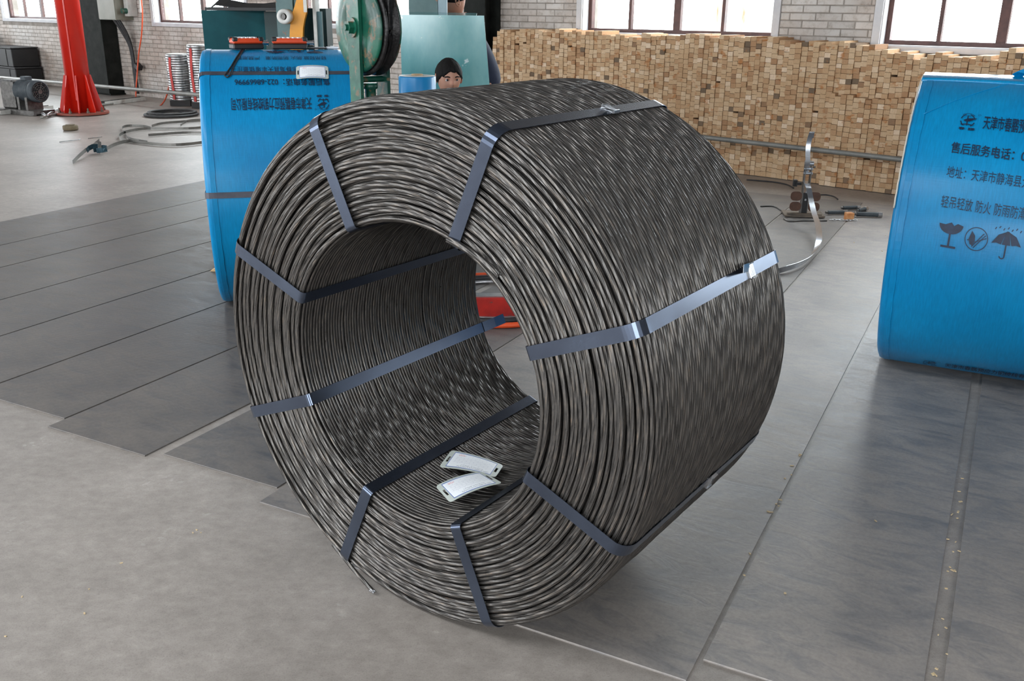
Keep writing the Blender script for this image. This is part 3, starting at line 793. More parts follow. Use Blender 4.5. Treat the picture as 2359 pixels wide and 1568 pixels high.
def coilray(x, y, R):
    """point on the inside of the coil bore seen at pixel x, y, in coil local coordinates"""
    Rz = Matrix.Rotation(-AX, 3, 'Z'); o = Rz @ (CAM-CO); v = Rz @ ray(x, y)
    o2 = Vector((0, o.y, o.z-RO)); v2 = Vector((0, v.y, v.z))
    A = v2.dot(v2); B = 2*v2.dot(o2); Cc = o2.dot(o2)-R*R
    t = (-B+math.sqrt(max(B*B-4*A*Cc, 0)))/(2*A); return o+v*t
def data_tag(corn, bow, name, label, Rr, slots=True, loc=None, frame=None):
    """corn: TL, TR, BR, BL world points"""
    tl, tr, br, bl = corn
    nx, ny = 24, 12
    cen = (tl+tr+br+bl)/4
    nrm = ((tr-tl).cross(bl-tl)).normalized()
    if nrm.dot(CAM-cen) < 0: nrm = -nrm
    ex = (tr-tl).length; 
    me = bpy.data.meshes.new(name); vs = []; fs = []; uvs = []
    th_ = .0012
    Wt = ((tr-tl).length+(br-bl).length)/2; Ht = ((tl-bl).length+(tr-br).length)/2; rc = .011
    def pt(u, v, h):
        # rounded corners
        x = u*Wt; y = v*Ht
        for cx, cy, sx_, sy_ in ((rc, rc, -1, -1), (Wt-rc, rc, 1, -1), (Wt-rc, Ht-rc, 1, 1), (rc, Ht-rc, -1, 1)):
            if (x-cx)*sx_ > 0 and (y-cy)*sy_ > 0:
                m_ = max((x-cx)*sx_, (y-cy)*sy_); l = math.hypot(x-cx, y-cy)
                if l > 0: x = cx+(x-cx)*m_/l; y = cy+(y-cy)*m_/l
        u2, v2 = x/Wt, y/Ht
        p = (tl*(1-u2)+tr*u2)*v2+(bl*(1-u2)+br*u2)*(1-v2)
        return p+nrm*(bow*(1-(2*u2-1)**2)+h), (u2, v2)
    holes = [(1, 4), (22, 4)]
    def is_hole(i, j): return slots and i in (1, 22) and 4 <= j <= 7
    for h in (th_, 0):
        for j in range(ny+1):
            for i in range(nx+1):
                p, q = pt(i/nx, j/ny, h); vs.append(p-cen); uvs.append(q)
    n1_ = (nx+1)*(ny+1); ix = lambda i, j, L: L*n1_+j*(nx+1)+i
    for j in range(ny):
        for i in range(nx):
            if is_hole(i, j): continue
            a, b_, c_, d = ix(i, j, 0), ix(i+1, j, 0), ix(i+1, j+1, 0), ix(i, j+1, 0)
            fs.append((a, b_, c_, d)); fs.append((d+n1_, c_+n1_, b_+n1_, a+n1_))
            for di, dj, e1, e2 in ((-1, 0, (i, j+1), (i, j)), (1, 0, (i+1, j), (i+1, j+1)), (0, -1, (i, j), (i+1, j)), (0, 1, (i+1, j+1), (i, j+1))):
                ii, jj = i+di, j+dj
                if ii < 0 or jj < 0 or ii >= nx or jj >= ny or is_hole(ii, jj):
                    fs.append((ix(*e1, 0), ix(*e1, 1), ix(*e2, 1), ix(*e2, 0)))
    me.from_pydata([tuple(v) for v in vs], [], fs)
    uvl = me.uv_layers.new(name='UV')
    for l in me.loops: uvl.data[l.index].uv = uvs[l.vertex_index]
    for p in me.polygons: p.use_smooth = False
    me.validate(); me.update()
    o = link(name, me, M['tag'], None, cen); o['label'] = label; return o
Rw = Matrix.Rotation(AX, 3, 'Z')
def inner_world(x, y, R): return CO+Rw @ coilray(x, y, R)
t1 = [inner_world(x, y, RI-.018) for x, y in ((1040, 1037), (1160, 1072), (1141, 1100), (1011, 1076))]
o = data_tag(t1, .006, 'data_tag', 'printed white metal data tag inside the coil bore, the rear one partly under another', RI)
tag(o, None, 'tag', 'data tags lying in the bore of the bare coil')
t2 = [inner_world(x, y, RI-.030) for x, y in ((1003, 1120), (1112, 1087), (1158, 1113), (1037, 1158))]
o = data_tag(t2, .008, 'data_tag', 'printed white metal data tag inside the coil bore, front one lying on top', RI)
tag(o, None, 'tag', 'data tags lying in the bore of the bare coil')

# ================================================================== BLUE WRAPPED COILS
def wrap_mat(name, seedoff):
    m = bpy.data.materials.new(name); m.use_nodes = True; nt = m.node_tree; b = nt.nodes['Principled BSDF']
    tc = N(nt, 'ShaderNodeTexCoord')
    def nz(scale, st, det=4.0):
        mp = N(nt, 'ShaderNodeMapping'); mp.inputs['Scale'].default_value = st; mp.inputs['Location'].default_value = (seedoff, 0, 0)
        n = N(nt, 'ShaderNodeTexNoise', inp={'Scale': scale, 'Detail': det}); nt.links.new(tc.outputs['Object'], mp.inputs[0]); nt.links.new(mp.outputs[0], n.inputs['Vector']); return n
    a = nz(2.0, (1, 1, 1)); f = nz(60, (3.5, .35, .35), 3); g = nz(60, (.35, 3.5, 3.5), 3)
    cr = N(nt, 'ShaderNodeValToRGB'); e = cr.color_ramp.elements
    e[0].position = .35; e[0].color = S(0, 118, 172); e[1].position = .7; e[1].color = S(0, 138, 192)
    nt.links.new(a.outputs['Fac'], cr.inputs[0])
    mr = N(nt, 'ShaderNodeMapRange', inp={'From Min': .3, 'From Max': .7, 'To Min': .9, 'To Max': 1.1}); nt.links.new(f.outputs['Fac'], mr.inputs[0])
    hs = N(nt, 'ShaderNodeHueSaturation'); nt.links.new(mr.outputs[0], hs.inputs['Value']); nt.links.new(cr.outputs[0], hs.inputs['Color'])
    nt.links.new(hs.outputs[0], b.inputs['Base Color'])
    b.inputs['Roughness'].default_value = .33; b.inputs['Specular IOR Level'].default_value = .4
    ad = N(nt, 'ShaderNodeMath', operation='ADD'); nt.links.new(f.outputs['Fac'], ad.inputs[0]); nt.links.new(g.outputs['Fac'], ad.inputs[1])
    bp = N(nt, 'ShaderNodeBump', inp={'Strength': .12, 'Distance': .002}); nt.links.new(ad.outputs[0], bp.inputs['Height']); nt.links.new(bp.outputs[0], b.inputs['Normal'])
    return m
M['wrapL'] = wrap_mat('blue_woven_wrap', 0); M['wrapR'] = wrap_mat('blue_woven_wrap_b', 4); M['wrapF'] = wrap_mat('blue_glossy_fold', 8); M['wrapF'].node_tree.nodes['Principled BSDF'].inputs['Roughness'].default_value = .16; M['wrapF'].node_tree.nodes['Principled BSDF'].inputs['Coat Weight'].default_value = .6
M['ink'] = mat('black_print', S(14, 30, 52), S(22, 46, 76), rough=.5, nscale=40)
M['gstrap'] = mat('grey_binding_strap', S(74, 76, 88), S(96, 96, 104), rough=.4, metal=.5, nscale=10)
FONT = bpy.data.fonts.load('<builtin>') if False else None
def text_polys(body, bold=.0):
    c = bpy.data.curves.new('print', 'FONT'); c.body = body; c.offset = bold; c.resolution_u = 3; c.fill_mode = 'FRONT'
    o = bpy.data.objects.new('print', c); col.objects.link(o); bpy.context.view_layer.update()
    me = bpy.data.meshes.new_from_object(o.evaluated_get(bpy.context.evaluated_depsgraph_get()))
    bpy.data.objects.remove(o); return me
class Flat:
    """2D artwork collected in metres (x along reading direction, y up), later wrapped on the cylinder"""
    def __init__(s): s.bm = bmesh.new()
    def text(s, body, x0, y0, wd, ht, bold=.012):
        me = text_polys(body, bold); n = len(me.vertices); co = np.empty(n*3); me.vertices.foreach_get('co', co); co = co.reshape(-1, 3)
        a, b = co.min(0), co.max(0)
        for v in me.vertices: v.co = Vector((x0+(v.co.x-a[0])/(b[0]-a[0])*wd, y0+(v.co.y-a[1])/(b[1]-a[1])*ht, 0))
        s.bm.from_mesh(me)
    def poly(s, pts):
        vs = [s.bm.verts.new((x, y, 0)) for x, y in pts]
        try: s.bm.faces.new(vs)
        except ValueError: pass
    def arc(s, cx, cy, rx, ry, a0, a1, w, n=14):
        for k in range(n):
            t0, t1 = a0+(a1-a0)*k/n, a0+(a1-a0)*(k+1)/n
            s.poly([(cx+rx*math.cos(t0), cy+ry*math.sin(t0)), (cx+rx*math.cos(t1), cy+ry*math.sin(t1)),
                    (cx+(rx-w)*math.cos(t1), cy+(ry-w)*math.sin(t1)), (cx+(rx-w)*math.cos(t0), cy+(ry-w)*math.sin(t0))])
    def line(s, x0, y0, x1, y1, w):
        d = Vector((x1-x0, y1-y0)); n = Vector((-d.y, d.x)).normalized()*w/2
        s.poly([(x0-n.x, y0-n.y), (x1-n.x, y1-n.y), (x1+n.x, y1+n.y), (x0+n.x, y0+n.y)])
def emblem(f, cx, cy, w, h):
    rx, ry = w/2*.8, h*.36
    for a0, a1 in ((.2, 1.3), (1.9, 2.9), (3.3, 4.2), (5.2, 6.0)): f.arc(cx, cy, rx, ry, a0, a1, .004)
    f.poly([(cx-w*.25, cy+h*.0), (cx-w*.05, cy+h*.10), (cx+w*.12, cy+h*.13), (cx+w*.50, cy+h*.17), (cx+w*.28, cy+h*.04), (cx+w*.1, cy-h*.05), (cx-w*.1, cy-h*.07)])
    f.line(cx-w*.02, cy+h*.28, cx-w*.02, cy+h*.08, .004); f.line(cx-w*.02, cy+h*.26, cx+w*.1, cy+h*.26, .003)
    f.line(cx-w*.02, cy-h*.04, cx-w*.02, cy-h*.28, .004); f.line(cx-w*.35, cy-h*.24, cx-w*.02, cy-h*.2, .004); f.line(cx+w*.3, cy-h*.24, cx-w*.02, cy-h*.2, .004)
    for k in range(9):
        a = 2.3-k*.18; f.line(cx+w*.45*math.cos(a), cy+h*.38*math.sin(a)+.002, cx+w*.45*math.cos(a-.1), cy+h*.38*math.sin(a-.1)+.002, .004)
    f.arc(cx+w*.58, cy+h*.36, .005, .005, 0, 2*PI, .0012, 10)
    f.text('春', cx-w*.42, cy-h*.53, w*.34, h*.15, .03); f.text('鹏', cx+w*.08, cy-h*.53, w*.36, h*.15, .03)
def artwork():
    """the printed block, line by line; x reading direction from 0, y = 0 at the title's centre line"""
    out = []
    f = Flat(); emblem(f, .037, .0, .066, .092); out.append(('emblem_print', f))
    f = Flat(); f.text('天津市春鹏预应力钢绞线有限公司', .092, -.036, .365, .072); out.append(('company_name_print', f))
    f = Flat(); f.text('售后服务电话：022-68669996', -.003, -.156, .44, .049); out.append(('telephone_print', f))
    f = Flat(); f.text('地址：天津市静海县大丰堆镇董庄子', -.002, -.255, .455, .046, .0); out.append(('address_print', f))
    f = Flat(); f.text('轻吊轻放 防火 防雨防潮', -.003, -.370, .29, .046, .0); f.text('严禁用钩', .315, -.370, .11, .046, .0); out.append(('handling_print', f))
    f = Flat(); cx, cy = .046, -.468; q = []
    for k in range(13):
        a = PI+PI*k/12; q.append((cx+.042*math.cos(a), cy+.040+.036*math.sin(a)))
    q += [(cx+.022, cy+.046), (cx+.010, cy+.036), (cx+.0, cy+.048), (cx-.02, cy+.038)]
    f.poly(q); f.line(cx, cy+.01, cx, cy-.042, .007); f.line(cx-.026, cy-.044, cx+.026, cy-.044, .008); out.append(('fragile_glass_symbol', f))
    f = Flat(); cx, cy = .138, -.466; f.arc(cx, cy, .040, .044, 0, 2*PI, .003, 36)
    f.poly([(cx-.02, cy-.022), (cx-.026, cy-.002), (cx-.018, cy+.028), (cx-.006, cy+.012), (cx-.004, cy-.006), (cx-.010, cy-.026)])
    f.line(cx-.012, cy-.03, cx+.024, cy+.024, .003); f.line(cx-.006, cy-.034, cx+.03, cy+.018, .003); f.line(cx-.004, cy-.012, cx+.034, cy+.008, .003); f.line(cx-.03, cy-.008, cx-.018, cy-.004, .004)
    out.append(('no_open_flame_symbol', f))
    f = Flat(); cx, cy = .240, -.462
    f.poly([(cx-.05, cy-.008), (cx-.034, cy-.004), (cx-.018, cy-.008), (cx-.004, cy+.040), (cx-.03, cy+.026)])
    f.poly([(cx+.018, cy-.008), (cx+.034, cy-.004), (cx+.05, cy-.008), (cx+.03, cy+.026), (cx+.004, cy+.040)])
    f.poly([(cx-.014, cy-.008), (cx+.014, cy-.008), (cx+.004, cy+.042), (cx-.004, cy+.042)])
    f.line(cx, cy-.008, cx, cy-.052, .005); f.arc(cx-.008, cy-.052, .010, .010, PI, 2*PI, .004, 8)
    for k in range(7): f.line(cx-.045+.014*k, cy+.044+.006*(k % 2), cx-.041+.014*k, cy+.052+.006*(k % 2), .003)
    out.append(('umbrella_symbol', f)); return out
def finish_art(f, step=.02):
    bm = f.bm
    bmesh.ops.triangulate(bm, faces=bm.faces[:])
    ys = [v.co.y for v in bm.verts]; y = min(ys)
    while y < max(ys):
        bmesh.ops.bisect_plane(bm, geom=bm.verts[:]+bm.edges[:]+bm.faces[:], plane_co=(0, y, 0), plane_no=(0, 1, 0)); y += step
    me = bpy.data.meshes.new('artwork'); bm.to_mesh(me); bm.free(); return me
ARTS = [(n_, finish_art(f_)) for n_, f_ in artwork()]
tf = Flat(); emblem(tf, .037, .0, .066, .092); E2_ = finish_art(tf)
tf = Flat(); tf.text('天津市春鹏预应力钢绞线有限公司', .098, -.036, .375, .072); T2_ = finish_art(tf)
def printed(R, s0, t0, rot, root, slope=0.0):
    for n_, a_ in ARTS: wrapped(a_, R, s0, t0, rot, root, n_, slope)
def printed2(R, s0, t0, rot, root, slope=0.0):
    wrapped(E2_, R, s0, t0, rot, root, 'emblem_print', slope); wrapped(T2_, R, s0, t0, rot, root, 'company_name_print', slope)
def wrapped(art, R, s0, t0, rot, parent, name='print', slope=0.0):
    """t0: angle of the title's centre, measured up from the side facing the camera"""
    n = len(art.vertices); co = np.empty(n*3, np.float32); art.vertices.foreach_get('co', co); co = co.reshape(-1, 3)
    sg = -1 if rot else 1
    s = s0+sg*co[:, 0]; t = t0+(sg*co[:, 1]+slope*co[:, 0])/R; r = R+.0022
    me = art.copy(); me.name = name
    out = np.stack([s, -r*np.cos(t), R+r*np.sin(t)], 1).astype(np.float32)
    me.vertices.foreach_set('co', out.ravel()); me.update()
    return link(name, me, M['ink'], parent)
def wrapped_coil(name, loc, yaw, R, W, m, label, straps, strap_open=.33):
    root = empty(name, loc, yaw, label, 'wrapped coil')
    r1 = .028
    prof = [(RI, .02), (R-.05, .0), (R-.018, .002), (R-.006, .008), (R-.0015, .018), (R, .035), (R, W-.035), (R-.0015, W-.018), (R-.006, W-.008), (R-.018, W-.002), (R-.05, W), (RI, W-.02)]
    mb = MB().lathe(prof, 128, 'X', M=Matrix.Translation((0, 0, R)), closed=True)
    # a little unevenness of the wrapping
    for i, v in enumerate(mb.v):
        dy, dz = v.y, v.z-R; rr = math.hypot(dy, dz); a = math.atan2(dz, dy)
        if dz < -R*.9: continue
        k = 1-.0028*(1+math.sin(9*a+v.x*7))*.5-.002*(1+math.sin(23*a))*.5*(1 if (v.x < .04 or v.x > W-.04) else .2)
        v.y, v.z = dy*k, R+dz*k
    body = mb.build('wrapping', m, root)
    for an in straps:
        er = Vector((0, -math.cos(an), math.sin(an))); et = Vector((0, math.sin(an), math.cos(an)))
        o_, i_ = R+.0008, RI-.001
        sr = [(.0, i_+.02), (-.004, R-.06), (-.002, R-.02), (.004, R-.007), (.016, R-.0), (.04, o_), (W*.5, o_), (W-.04, o_), (W-.016, R), (W-.004, R-.007), (W+.002, R-.02), (W+.004, R-.06), (W, i_+.02), (W*.98, i_), (W*.5, i_), (W*.02, i_)]
        pts = [Vector((s, 0, R))+er*r for s, r in sr]
        MB().ribbon(pts, et, .027, .0016, close=True).build('binding_strap', M['gstrap'], root)
    return root
BLl = Vector((-1.5715, 4.9007, 0)); YL, RL, WL = .2471, .6438, .76
bc1 = wrapped_coil('blue_wrapped_coil', BLl, YL, RL, WL, M['wrapL'], 'blue plastic wrapped strand coil behind the bare coil, print upside down, grey straps', [.043, 1.022, 2.05, 3.1, 4.15])
printed(RL, .60, .71, True, bc1); printed2(RL, .62, .71-1.9, True, bc1)
BRr = Vector((1.7392, 4.1512, 0)); YR, RR, WR = -.4617, .6305, .77
bc2 = wrapped_coil('blue_wrapped_coil', BRr, YR, RR, WR, M['wrapR'], 'blue plastic wrapped strand coil at the right edge, upright print, cut off by the frame', [])
printed(RR, .17, .868, False, bc2, -.07); printed2(RR, .178, -1.036, False, bc2, .05)
# fold of wrapping along the top and along the left rim of the right coil, knotted tail
def surf(R, s, t, d=0.0): return Vector((s, -(R+d)*math.cos(t), R+(R+d)*math.sin(t)))
mb = MB(); n = 26
for a, b_, dd in ((1.30, 1.75, .003),):
    vs = []; fs = []
    for i in range(n+1):
        s = .006+(WR-.012)*i/n; wv = .012*math.sin(i*.9)*0+.01*math.sin(i*.37)
        for j, t in enumerate((a+wv*.6, a+.03, (a+b_)/2, b_)): vs.append(surf(RR, s, t, dd+(.004 if j == 1 else 0)))
        for j, t in enumerate((a+wv*.6, a+.03, (a+b_)/2, b_)): vs.append(surf(RR, s, t, -.004))
    for i in range(n):
        o8 = i*8
        for j in range(3): fs.append((o8+j, o8+j+1, o8+8+j+1, o8+8+j))
        fs.append((o8, o8+8, o8+12, o8+4))
    mb.add(vs, fs, True)
mb.build('wrap_overlap', M['wrapF'], bc2, fix=True)
for root, R, W_, mm in ((bc1, RL, WL, M['wrapL']), (bc2, RR, WR, M['wrapR'])):
    mb = MB()
    for s0, s1 in ((.026, .052), (W_-.052, W_-.026)):
        k = 120; vs = []; fs = []
        for i in range(k):
            t = 2*PI*i/k
            e1 = (s0 if s0 < .1 else s0-.0004*math.sin(i*1.7)); e2 = (s1 if s0 > .1 else s1+.0012*math.sin(i*1.7))
            ra = -.003; rb = -.003
            vs += [surf(R, e1, t, ra), surf(R, e1+.001, t, .0012), surf(R, e2-.001, t, .0012), surf(R, e2, t, rb)]
        for i in range(k):
            j = (i+1) % k
            for q in range(3): fs.append((i*4+q, j*4+q, j*4+q+1, i*4+q+1))
        mb.add([v+Vector((0, 0, .0)) for v in vs], fs, False)
    o = mb.build('rim_tape', mm, root)
MB().tube([surf(RR, .004+.0006*math.sin(k*2.3), .25+k*.03, -.004) for k in range(42)], .003, 6).build('pale_rim_edge', mat('cream_edge_tape', S(206, 200, 186), rough=.6), bc2)
MB().tube([surf(RR, .045+.30*k/20, .90+.42*(k/20), -.0005) for k in range(21)], .0022, 6).build('wrap_crease', M['wrapR'], bc2)
MB().ribbon([surf(RR, .345, 1.50, .0), surf(RR, .36, 1.49, .012), surf(RR, .385, 1.48, .022), surf(RR, .395, 1.48, .055)], (1, 0, .2), .036, .003).build('wrap_tail', M['wrapR'], bc2)

# ---- things lying on the left blue coil
def coilpt(s, t, d=0): return BLl+Matrix.Rotation(YL, 3, 'Z') @ surf(RL, s, t, d)
def coilframe(s, t, d=0):
    er = Vector((0, -math.cos(t), math.sin(t))); ex = Vector((1, 0, 0)); et = er.cross(ex)
    Mx = Matrix((ex, et, er)).transposed().to_4x4(); Mx = Matrix.Rotation(YL, 4, 'Z') @ Mx; Mx.translation = coilpt(s, t, d); return Mx
# data tag on its strap
cs = [coilpt(s, t, .006) for s, t in ((.452, 1.09), (.605, 1.09), (.60, .935), (.447, .935))]
o = data_tag(cs, .008, 'data_tag', 'printed metal data tag clipped under the strap on the left blue coil', RL); tag(o, None, 'tag')
M['orange'] = mat('orange_plastic', S(222, 74, 26), S(206, 62, 22), rough=.4, nscale=10)
M['blackp'] = mat('black_plastic', S(30, 30, 32), rough=.4)
M['chrome'] = mat('chrome', (.8, .8, .82, 1), rough=.15, metal=1)
M['silverkey'] = mat('silver_buttons', S(210, 212, 216), rough=.3, metal=.3)
def remote(s, t, rz, L, label):
    Mx = coilframe(s, t, .001); root = empty('crane_remote', Mx.translation, 0, label, 'remote control', 'crane remote controls on the left blue coil'); root.rotation_euler = (Mx.to_3x3() @ Matrix.Rotation(rz, 3, 'Z')).to_euler()
    MB().box((0, 0, .014), (L, .082, .028), bev=.006).build('lower_shell', M['blackp'], root)
    MB().box((0, 0, .040), (L*.985, .078, .026), bev=.006).build('upper_shell', M['orange'], root)
    for sx in (-1, 1):
        for sy in (-1, 1): MB().box((sx*(L/2-.012), sy*.032, .048), (.026, .02, .022), bev=.005).build('corner_bumper', M['blackp'], root)
    for k in range(5):
        for j in (-1, 1): MB().cyl((-L*.3+k*L*.14, j*.016, .05), (-L*.3+k*L*.14, j*.016, .058), .010, 12).build('push_button', M['silverkey'], root)
    MB().cyl((L/2-.02, 0, .03), (L/2+.03, 0, .03), .012, 12).cyl((L/2+.03, 0, .03), (L/2+.034, 0, .03), .015, 12).build('key_knob', M['chrome'], root)
    return root
remote(.222, 1.575, .32, .155, 'orange and black crane remote lying angled on the left blue coil, near its left end')
remote(.435, 1.585, .02, .175, 'orange and black crane remote lying straight on the blue coil, right of the angled one')
mb = MB(); pts = [coilpt(s, t, .004) for s, t in ((.20, 1.50), (.196, 1.42), (.175, 1.25), (.15, 1.1), (.13, 1.02), (.12, .985), (.13, .965), (.145, .985), (.16, 1.1), (.185, 1.25), (.205, 1.42), (.208, 1.50))]
o = mb.tube(pts, .0035, 8).build('wrist_cord', M['blackp']); tag(o, 'black wrist cord looping down the left blue coil from the remote control', 'cord')
Mx = coilframe(.575, 1.60, .002); o = MB().box((0, 0, .004), (.09, .055, .008), bev=.002).box((0, 0, .0085), (.078, .045, .001), mi=1).build('mobile_phone', [M['blackp'], M['silverkey']], None, Mx.translation, Mx.to_euler()); tag(o, 'small phone with pale screen lying on the left blue coil near its right end', 'phone')
Mx = coilframe(.65, 1.62, .002); o = MB().box((0, 0, .006), (.06, .04, .012), bev=.003).box((0, .0, .013), (.02, .03, .004)).build('key_wallet', [M['silverkey']], None, Mx.translation, Mx.to_euler()); tag(o, 'small bright metal item lying beside the phone on the left blue coil', 'metal box')
# cardboard sheet leaning at the back left of that coil
M['card'] = mat('brown_cardboard', S(176, 150, 118), S(198, 172, 138), rough=.85, nscale=10)
g0 = [atY(457, 178, 5.35), atY(476, 168, 5.35), atY(500, 190, 5.35), atY(500, 260, 5.35), atY(474, 243, 5.35), atY(462, 205, 5.35)]
cc = sum(g0, Vector())/6; mb = MB(); n = len(g0)
mb.add([p-cc for p in g0]+[p-cc+Vector((0, .006, 0)) for p in g0], [tuple(range(n)), tuple(range(n, 2*n))[::-1]]+[(i, (i+1) % n, n+(i+1) % n, n+i) for i in range(n)])
o = mb.build('end_board', M['card'], bc1); o.matrix_parent_inverse = (Matrix.Translation(BLl) @ Matrix.Rotation(YL, 4, 'Z')).inverted(); o.location = cc
tag(o, 'torn brown cardboard flap')
# wooden wedges under the left blue coil
M['wood'] = mat('pale_wood', S(206, 176, 132), S(186, 150, 104), rough=.7, nscale=20, stretch=(1, 8, 1))
p = atfloor(506, 622); o = MB().add([(-.05, -.03, 0), (.05, -.03, 0), (.05, .03, 0), (-.05, .03, 0), (-.05, -.03, .05), (-.05, .03, .05)], [(0, 3, 2, 1), (0, 1, 4), (2, 3, 5), (0, 4, 5, 3), (1, 2, 5, 4)]).build('wooden_wedge', M['wood'], None, p, (0, 0, YL+2.9)); tag(o, 'small pale wooden wedge on the floor at the left foot of the left blue coil', 'wedge')
#@@PART2
# ================================================================== HANGING HOOK BLOCK
M['green'] = mat('chipped_green_paint', S(16, 92, 70), S(8, 56, 46), rough=.38, nscale=7, spots=(24, .56, S(96, 82, 60)), bump=.12, bscale=30, coat=.1)
M['greasy'] = mat('greasy_black_steel', S(30, 28, 28), S(56, 54, 54), rough=.35, metal=.6, nscale=30, bump=.3, bscale=80)
PX = atY(848, 63, 3.95)
TH = math.radians(50)
hb = empty('crane_hook_block', PX, 0, 'chipped green crane hook block with a big pulley wheel hanging above the bare coil', 'hook block')
hb.rotation_euler = (0, 0, PI/2-TH+PI)      # local x = wheel axle, pointing towards the camera's left
SR = .178
mb = MB(); mb.lathe([(.03, -.034), (SR*.98, -.034), (SR+.008, -.030), (SR+.008, -.024), (SR-.022, -.010), (SR-.022, .010), (SR+.008, .024), (SR+.008, .030), (SR*.98, .034), (.03, .034)], 64, 'X', closed=True)
mb.build('pulley_wheel', M['greasy'], hb)
for sx in (1, -1):
    mb = MB(); mb.lathe([(.02, .040*sx), (SR*.97, .040*sx), (SR*.97, .046*sx), (SR*.92, .052*sx), (.02, .055*sx)], 56, 'X', closed=True); mb.build('wheel_guard', M['green'], hb)
    mb = MB(); out = [(-.042, .30), (.042, .30), (.046, .0), (.042, -.10), (.040, -.36), (-.040, -.36), (-.042, -.10), (-.046, .0)]
    mb.poly(out, .014, M=Matrix.Translation((.056*sx-(.014 if sx < 0 else 0), 0, 0)) @ Matrix(((0, 0, 1, 0), (1, 0, 0, 0), (0, 1, 0, 0), (0, 0, 0, 1)))); mb.build('cheek_plate', M['green'], hb)
    mb = MB().cyl((.07*sx, 0, .0), (.078*sx, 0, .0), .038, 24).cyl((.078*sx, 0, 0), (.098*sx, 0, 0), .026, 6, smooth=False).cyl((.098*sx, 0, 0), (.108*sx, 0, 0), .012, 12); mb.build('axle_nut', M['green'], hb)
for z, r in ((-.20, .012), (-.33, .014)): MB().cyl((-.06, 0, z), (.06, 0, z), r, 12).build('spacer_bar', M['green'], hb)
MB().lathe([(.0, -.41), (.026, -.41), (.030, -.38), (.024, -.36), (.034, -.335), (.034, -.30), (.022, -.285), (.022, -.24), (.030, -.235), (.030, -.215), (0, -.215)], 20, 'Z').build('hook_shank', M['green'], hb)
hk = []
for k in range(22):
    a = PI/2+k/21*1.45*PI; hk.append((0, .0+.045*math.cos(a)*1.0, -.455+.045*math.sin(a)))
MB().tube(hk, [.016+.006*math.sin(PI*k/21) if k < 18 else .016-.004*(k-17) for k in range(22)], 12).build('lifting_hook', M['greasy'], hb)
for sgn in (-1, 1):
    pts = [(0, sgn*(SR-.014), z) for z in (4.7, 2.0, .6, .0)]
    if sgn == 1:
        pts += [(0, (SR-.014)*math.cos(a), -(SR-.014)*math.sin(a)) for a in [PI*k/18 for k in range(1, 18)]]+[(0, -(SR-.014), 0)]
    MB().tube(pts, .0085, 10).build('wire_rope', M['greasy'], hb)

# ================================================================== MACHINES BEHIND
M['teal'] = mat('dark_teal_paint', S(26, 78, 84), S(38, 98, 104), rough=.35, nscale=3, coat=.2)
M['teald'] = mat('shaded_green_paint', S(12, 44, 44), S(18, 58, 58), rough=.5, nscale=3)  # dark green that also carries the cabinet recess's shade
M['tealg'] = mat('grey_teal_paint', S(62, 92, 92), S(84, 112, 112), rough=.4, nscale=4, spots=(14, .68, S(120, 90, 70)))
M['yellow'] = mat('yellow_paint', S(226, 150, 20), S(206, 132, 14), rough=.4, nscale=6, spots=(22, .72, S(70, 54, 34)))
M['white'] = mat('white_plastic', S(214, 212, 206), S(190, 188, 182), rough=.5, nscale=10)
YM = 7.0
def X_at(px, Y, py=100): return atY(px, py, Y).x
def Z_at(px, py, Y): return atY(px, py, Y).z
zt = Z_at(610, 25, YM)
mc = empty('winding_machine', (X_at(610, YM), YM, 0), 0, 'dark teal machine cabinet with yellow curved guard and white roller, behind the left blue coil', 'machine')
ox = X_at(610, YM)
def rel(px): return X_at(px, YM)-ox
# left angled side sheet, recessed body with its shade in the dark colour
mb = MB(); a, b_ = rel(481), rel(600)
mb.add([(a, -.10, 0), (b_, .16, 0), (b_, .16, zt), (a, -.10, zt), (a+.01, -.085, 0), (b_+.01, .175, 0), (b_+.01, .175, zt), (a+.01, -.085, zt)], [(0, 1, 2, 3), (7, 6, 5, 4), (0, 4, 5, 1), (3, 2, 6, 7), (0, 3, 7, 4), (1, 5, 6, 2)]); mb.build('side_sheet', M['teal'], mc)
MB().box2((rel(595), .16, 0), (rel(652), .40, zt-.005)).box2((rel(652), .2, 0), (rel(742), .42, zt+.02)).build('body', M['teald'], mc)
MB().box2((a-.0, -.02, zt), (rel(652), .3, zt+.02), ).build('top_lip', M['black'], mc)
mb = MB(); pts = [(rel(485), .1, zt+.02), (rel(500), .1, zt+.055), (rel(520), .1, zt+.05), (rel(560), .1, zt+.028), (rel(600), .1, zt+.026), (rel(650), .1, zt+.045)]
mb.ribbon(pts, (0, 1, .25), .16, .008); mb.build('rubber_cover', M['black'], mc)
MB().box2((rel(646), -.06, 0), (rel(684), .08, 2.6)).build('post', M['tealg'], mc)
MB().cyl((rel(690), -.02, 1.2), (rel(690), -.02, 2.6), .028, 14).build('pipe', M['tealg'], mc)
zc = Z_at(667, 38, YM-.1)
MB().lathe([(.022, 0), (.045, 0), (.05, .01), (.05, .10), (.022, .10)], 32, 'Y', M=Matrix.Translation((rel(671), -.18, zc)), closed=True).cyl((rel(667), -.085, zc), (rel(667), -.06, zc), .03, 16).build('roller', M['white'], mc)
MB().cyl((rel(667), -.17, zc), (rel(667), -.06, zc), .0215, 16).build('roller_shaft', M['dsteel'], mc)
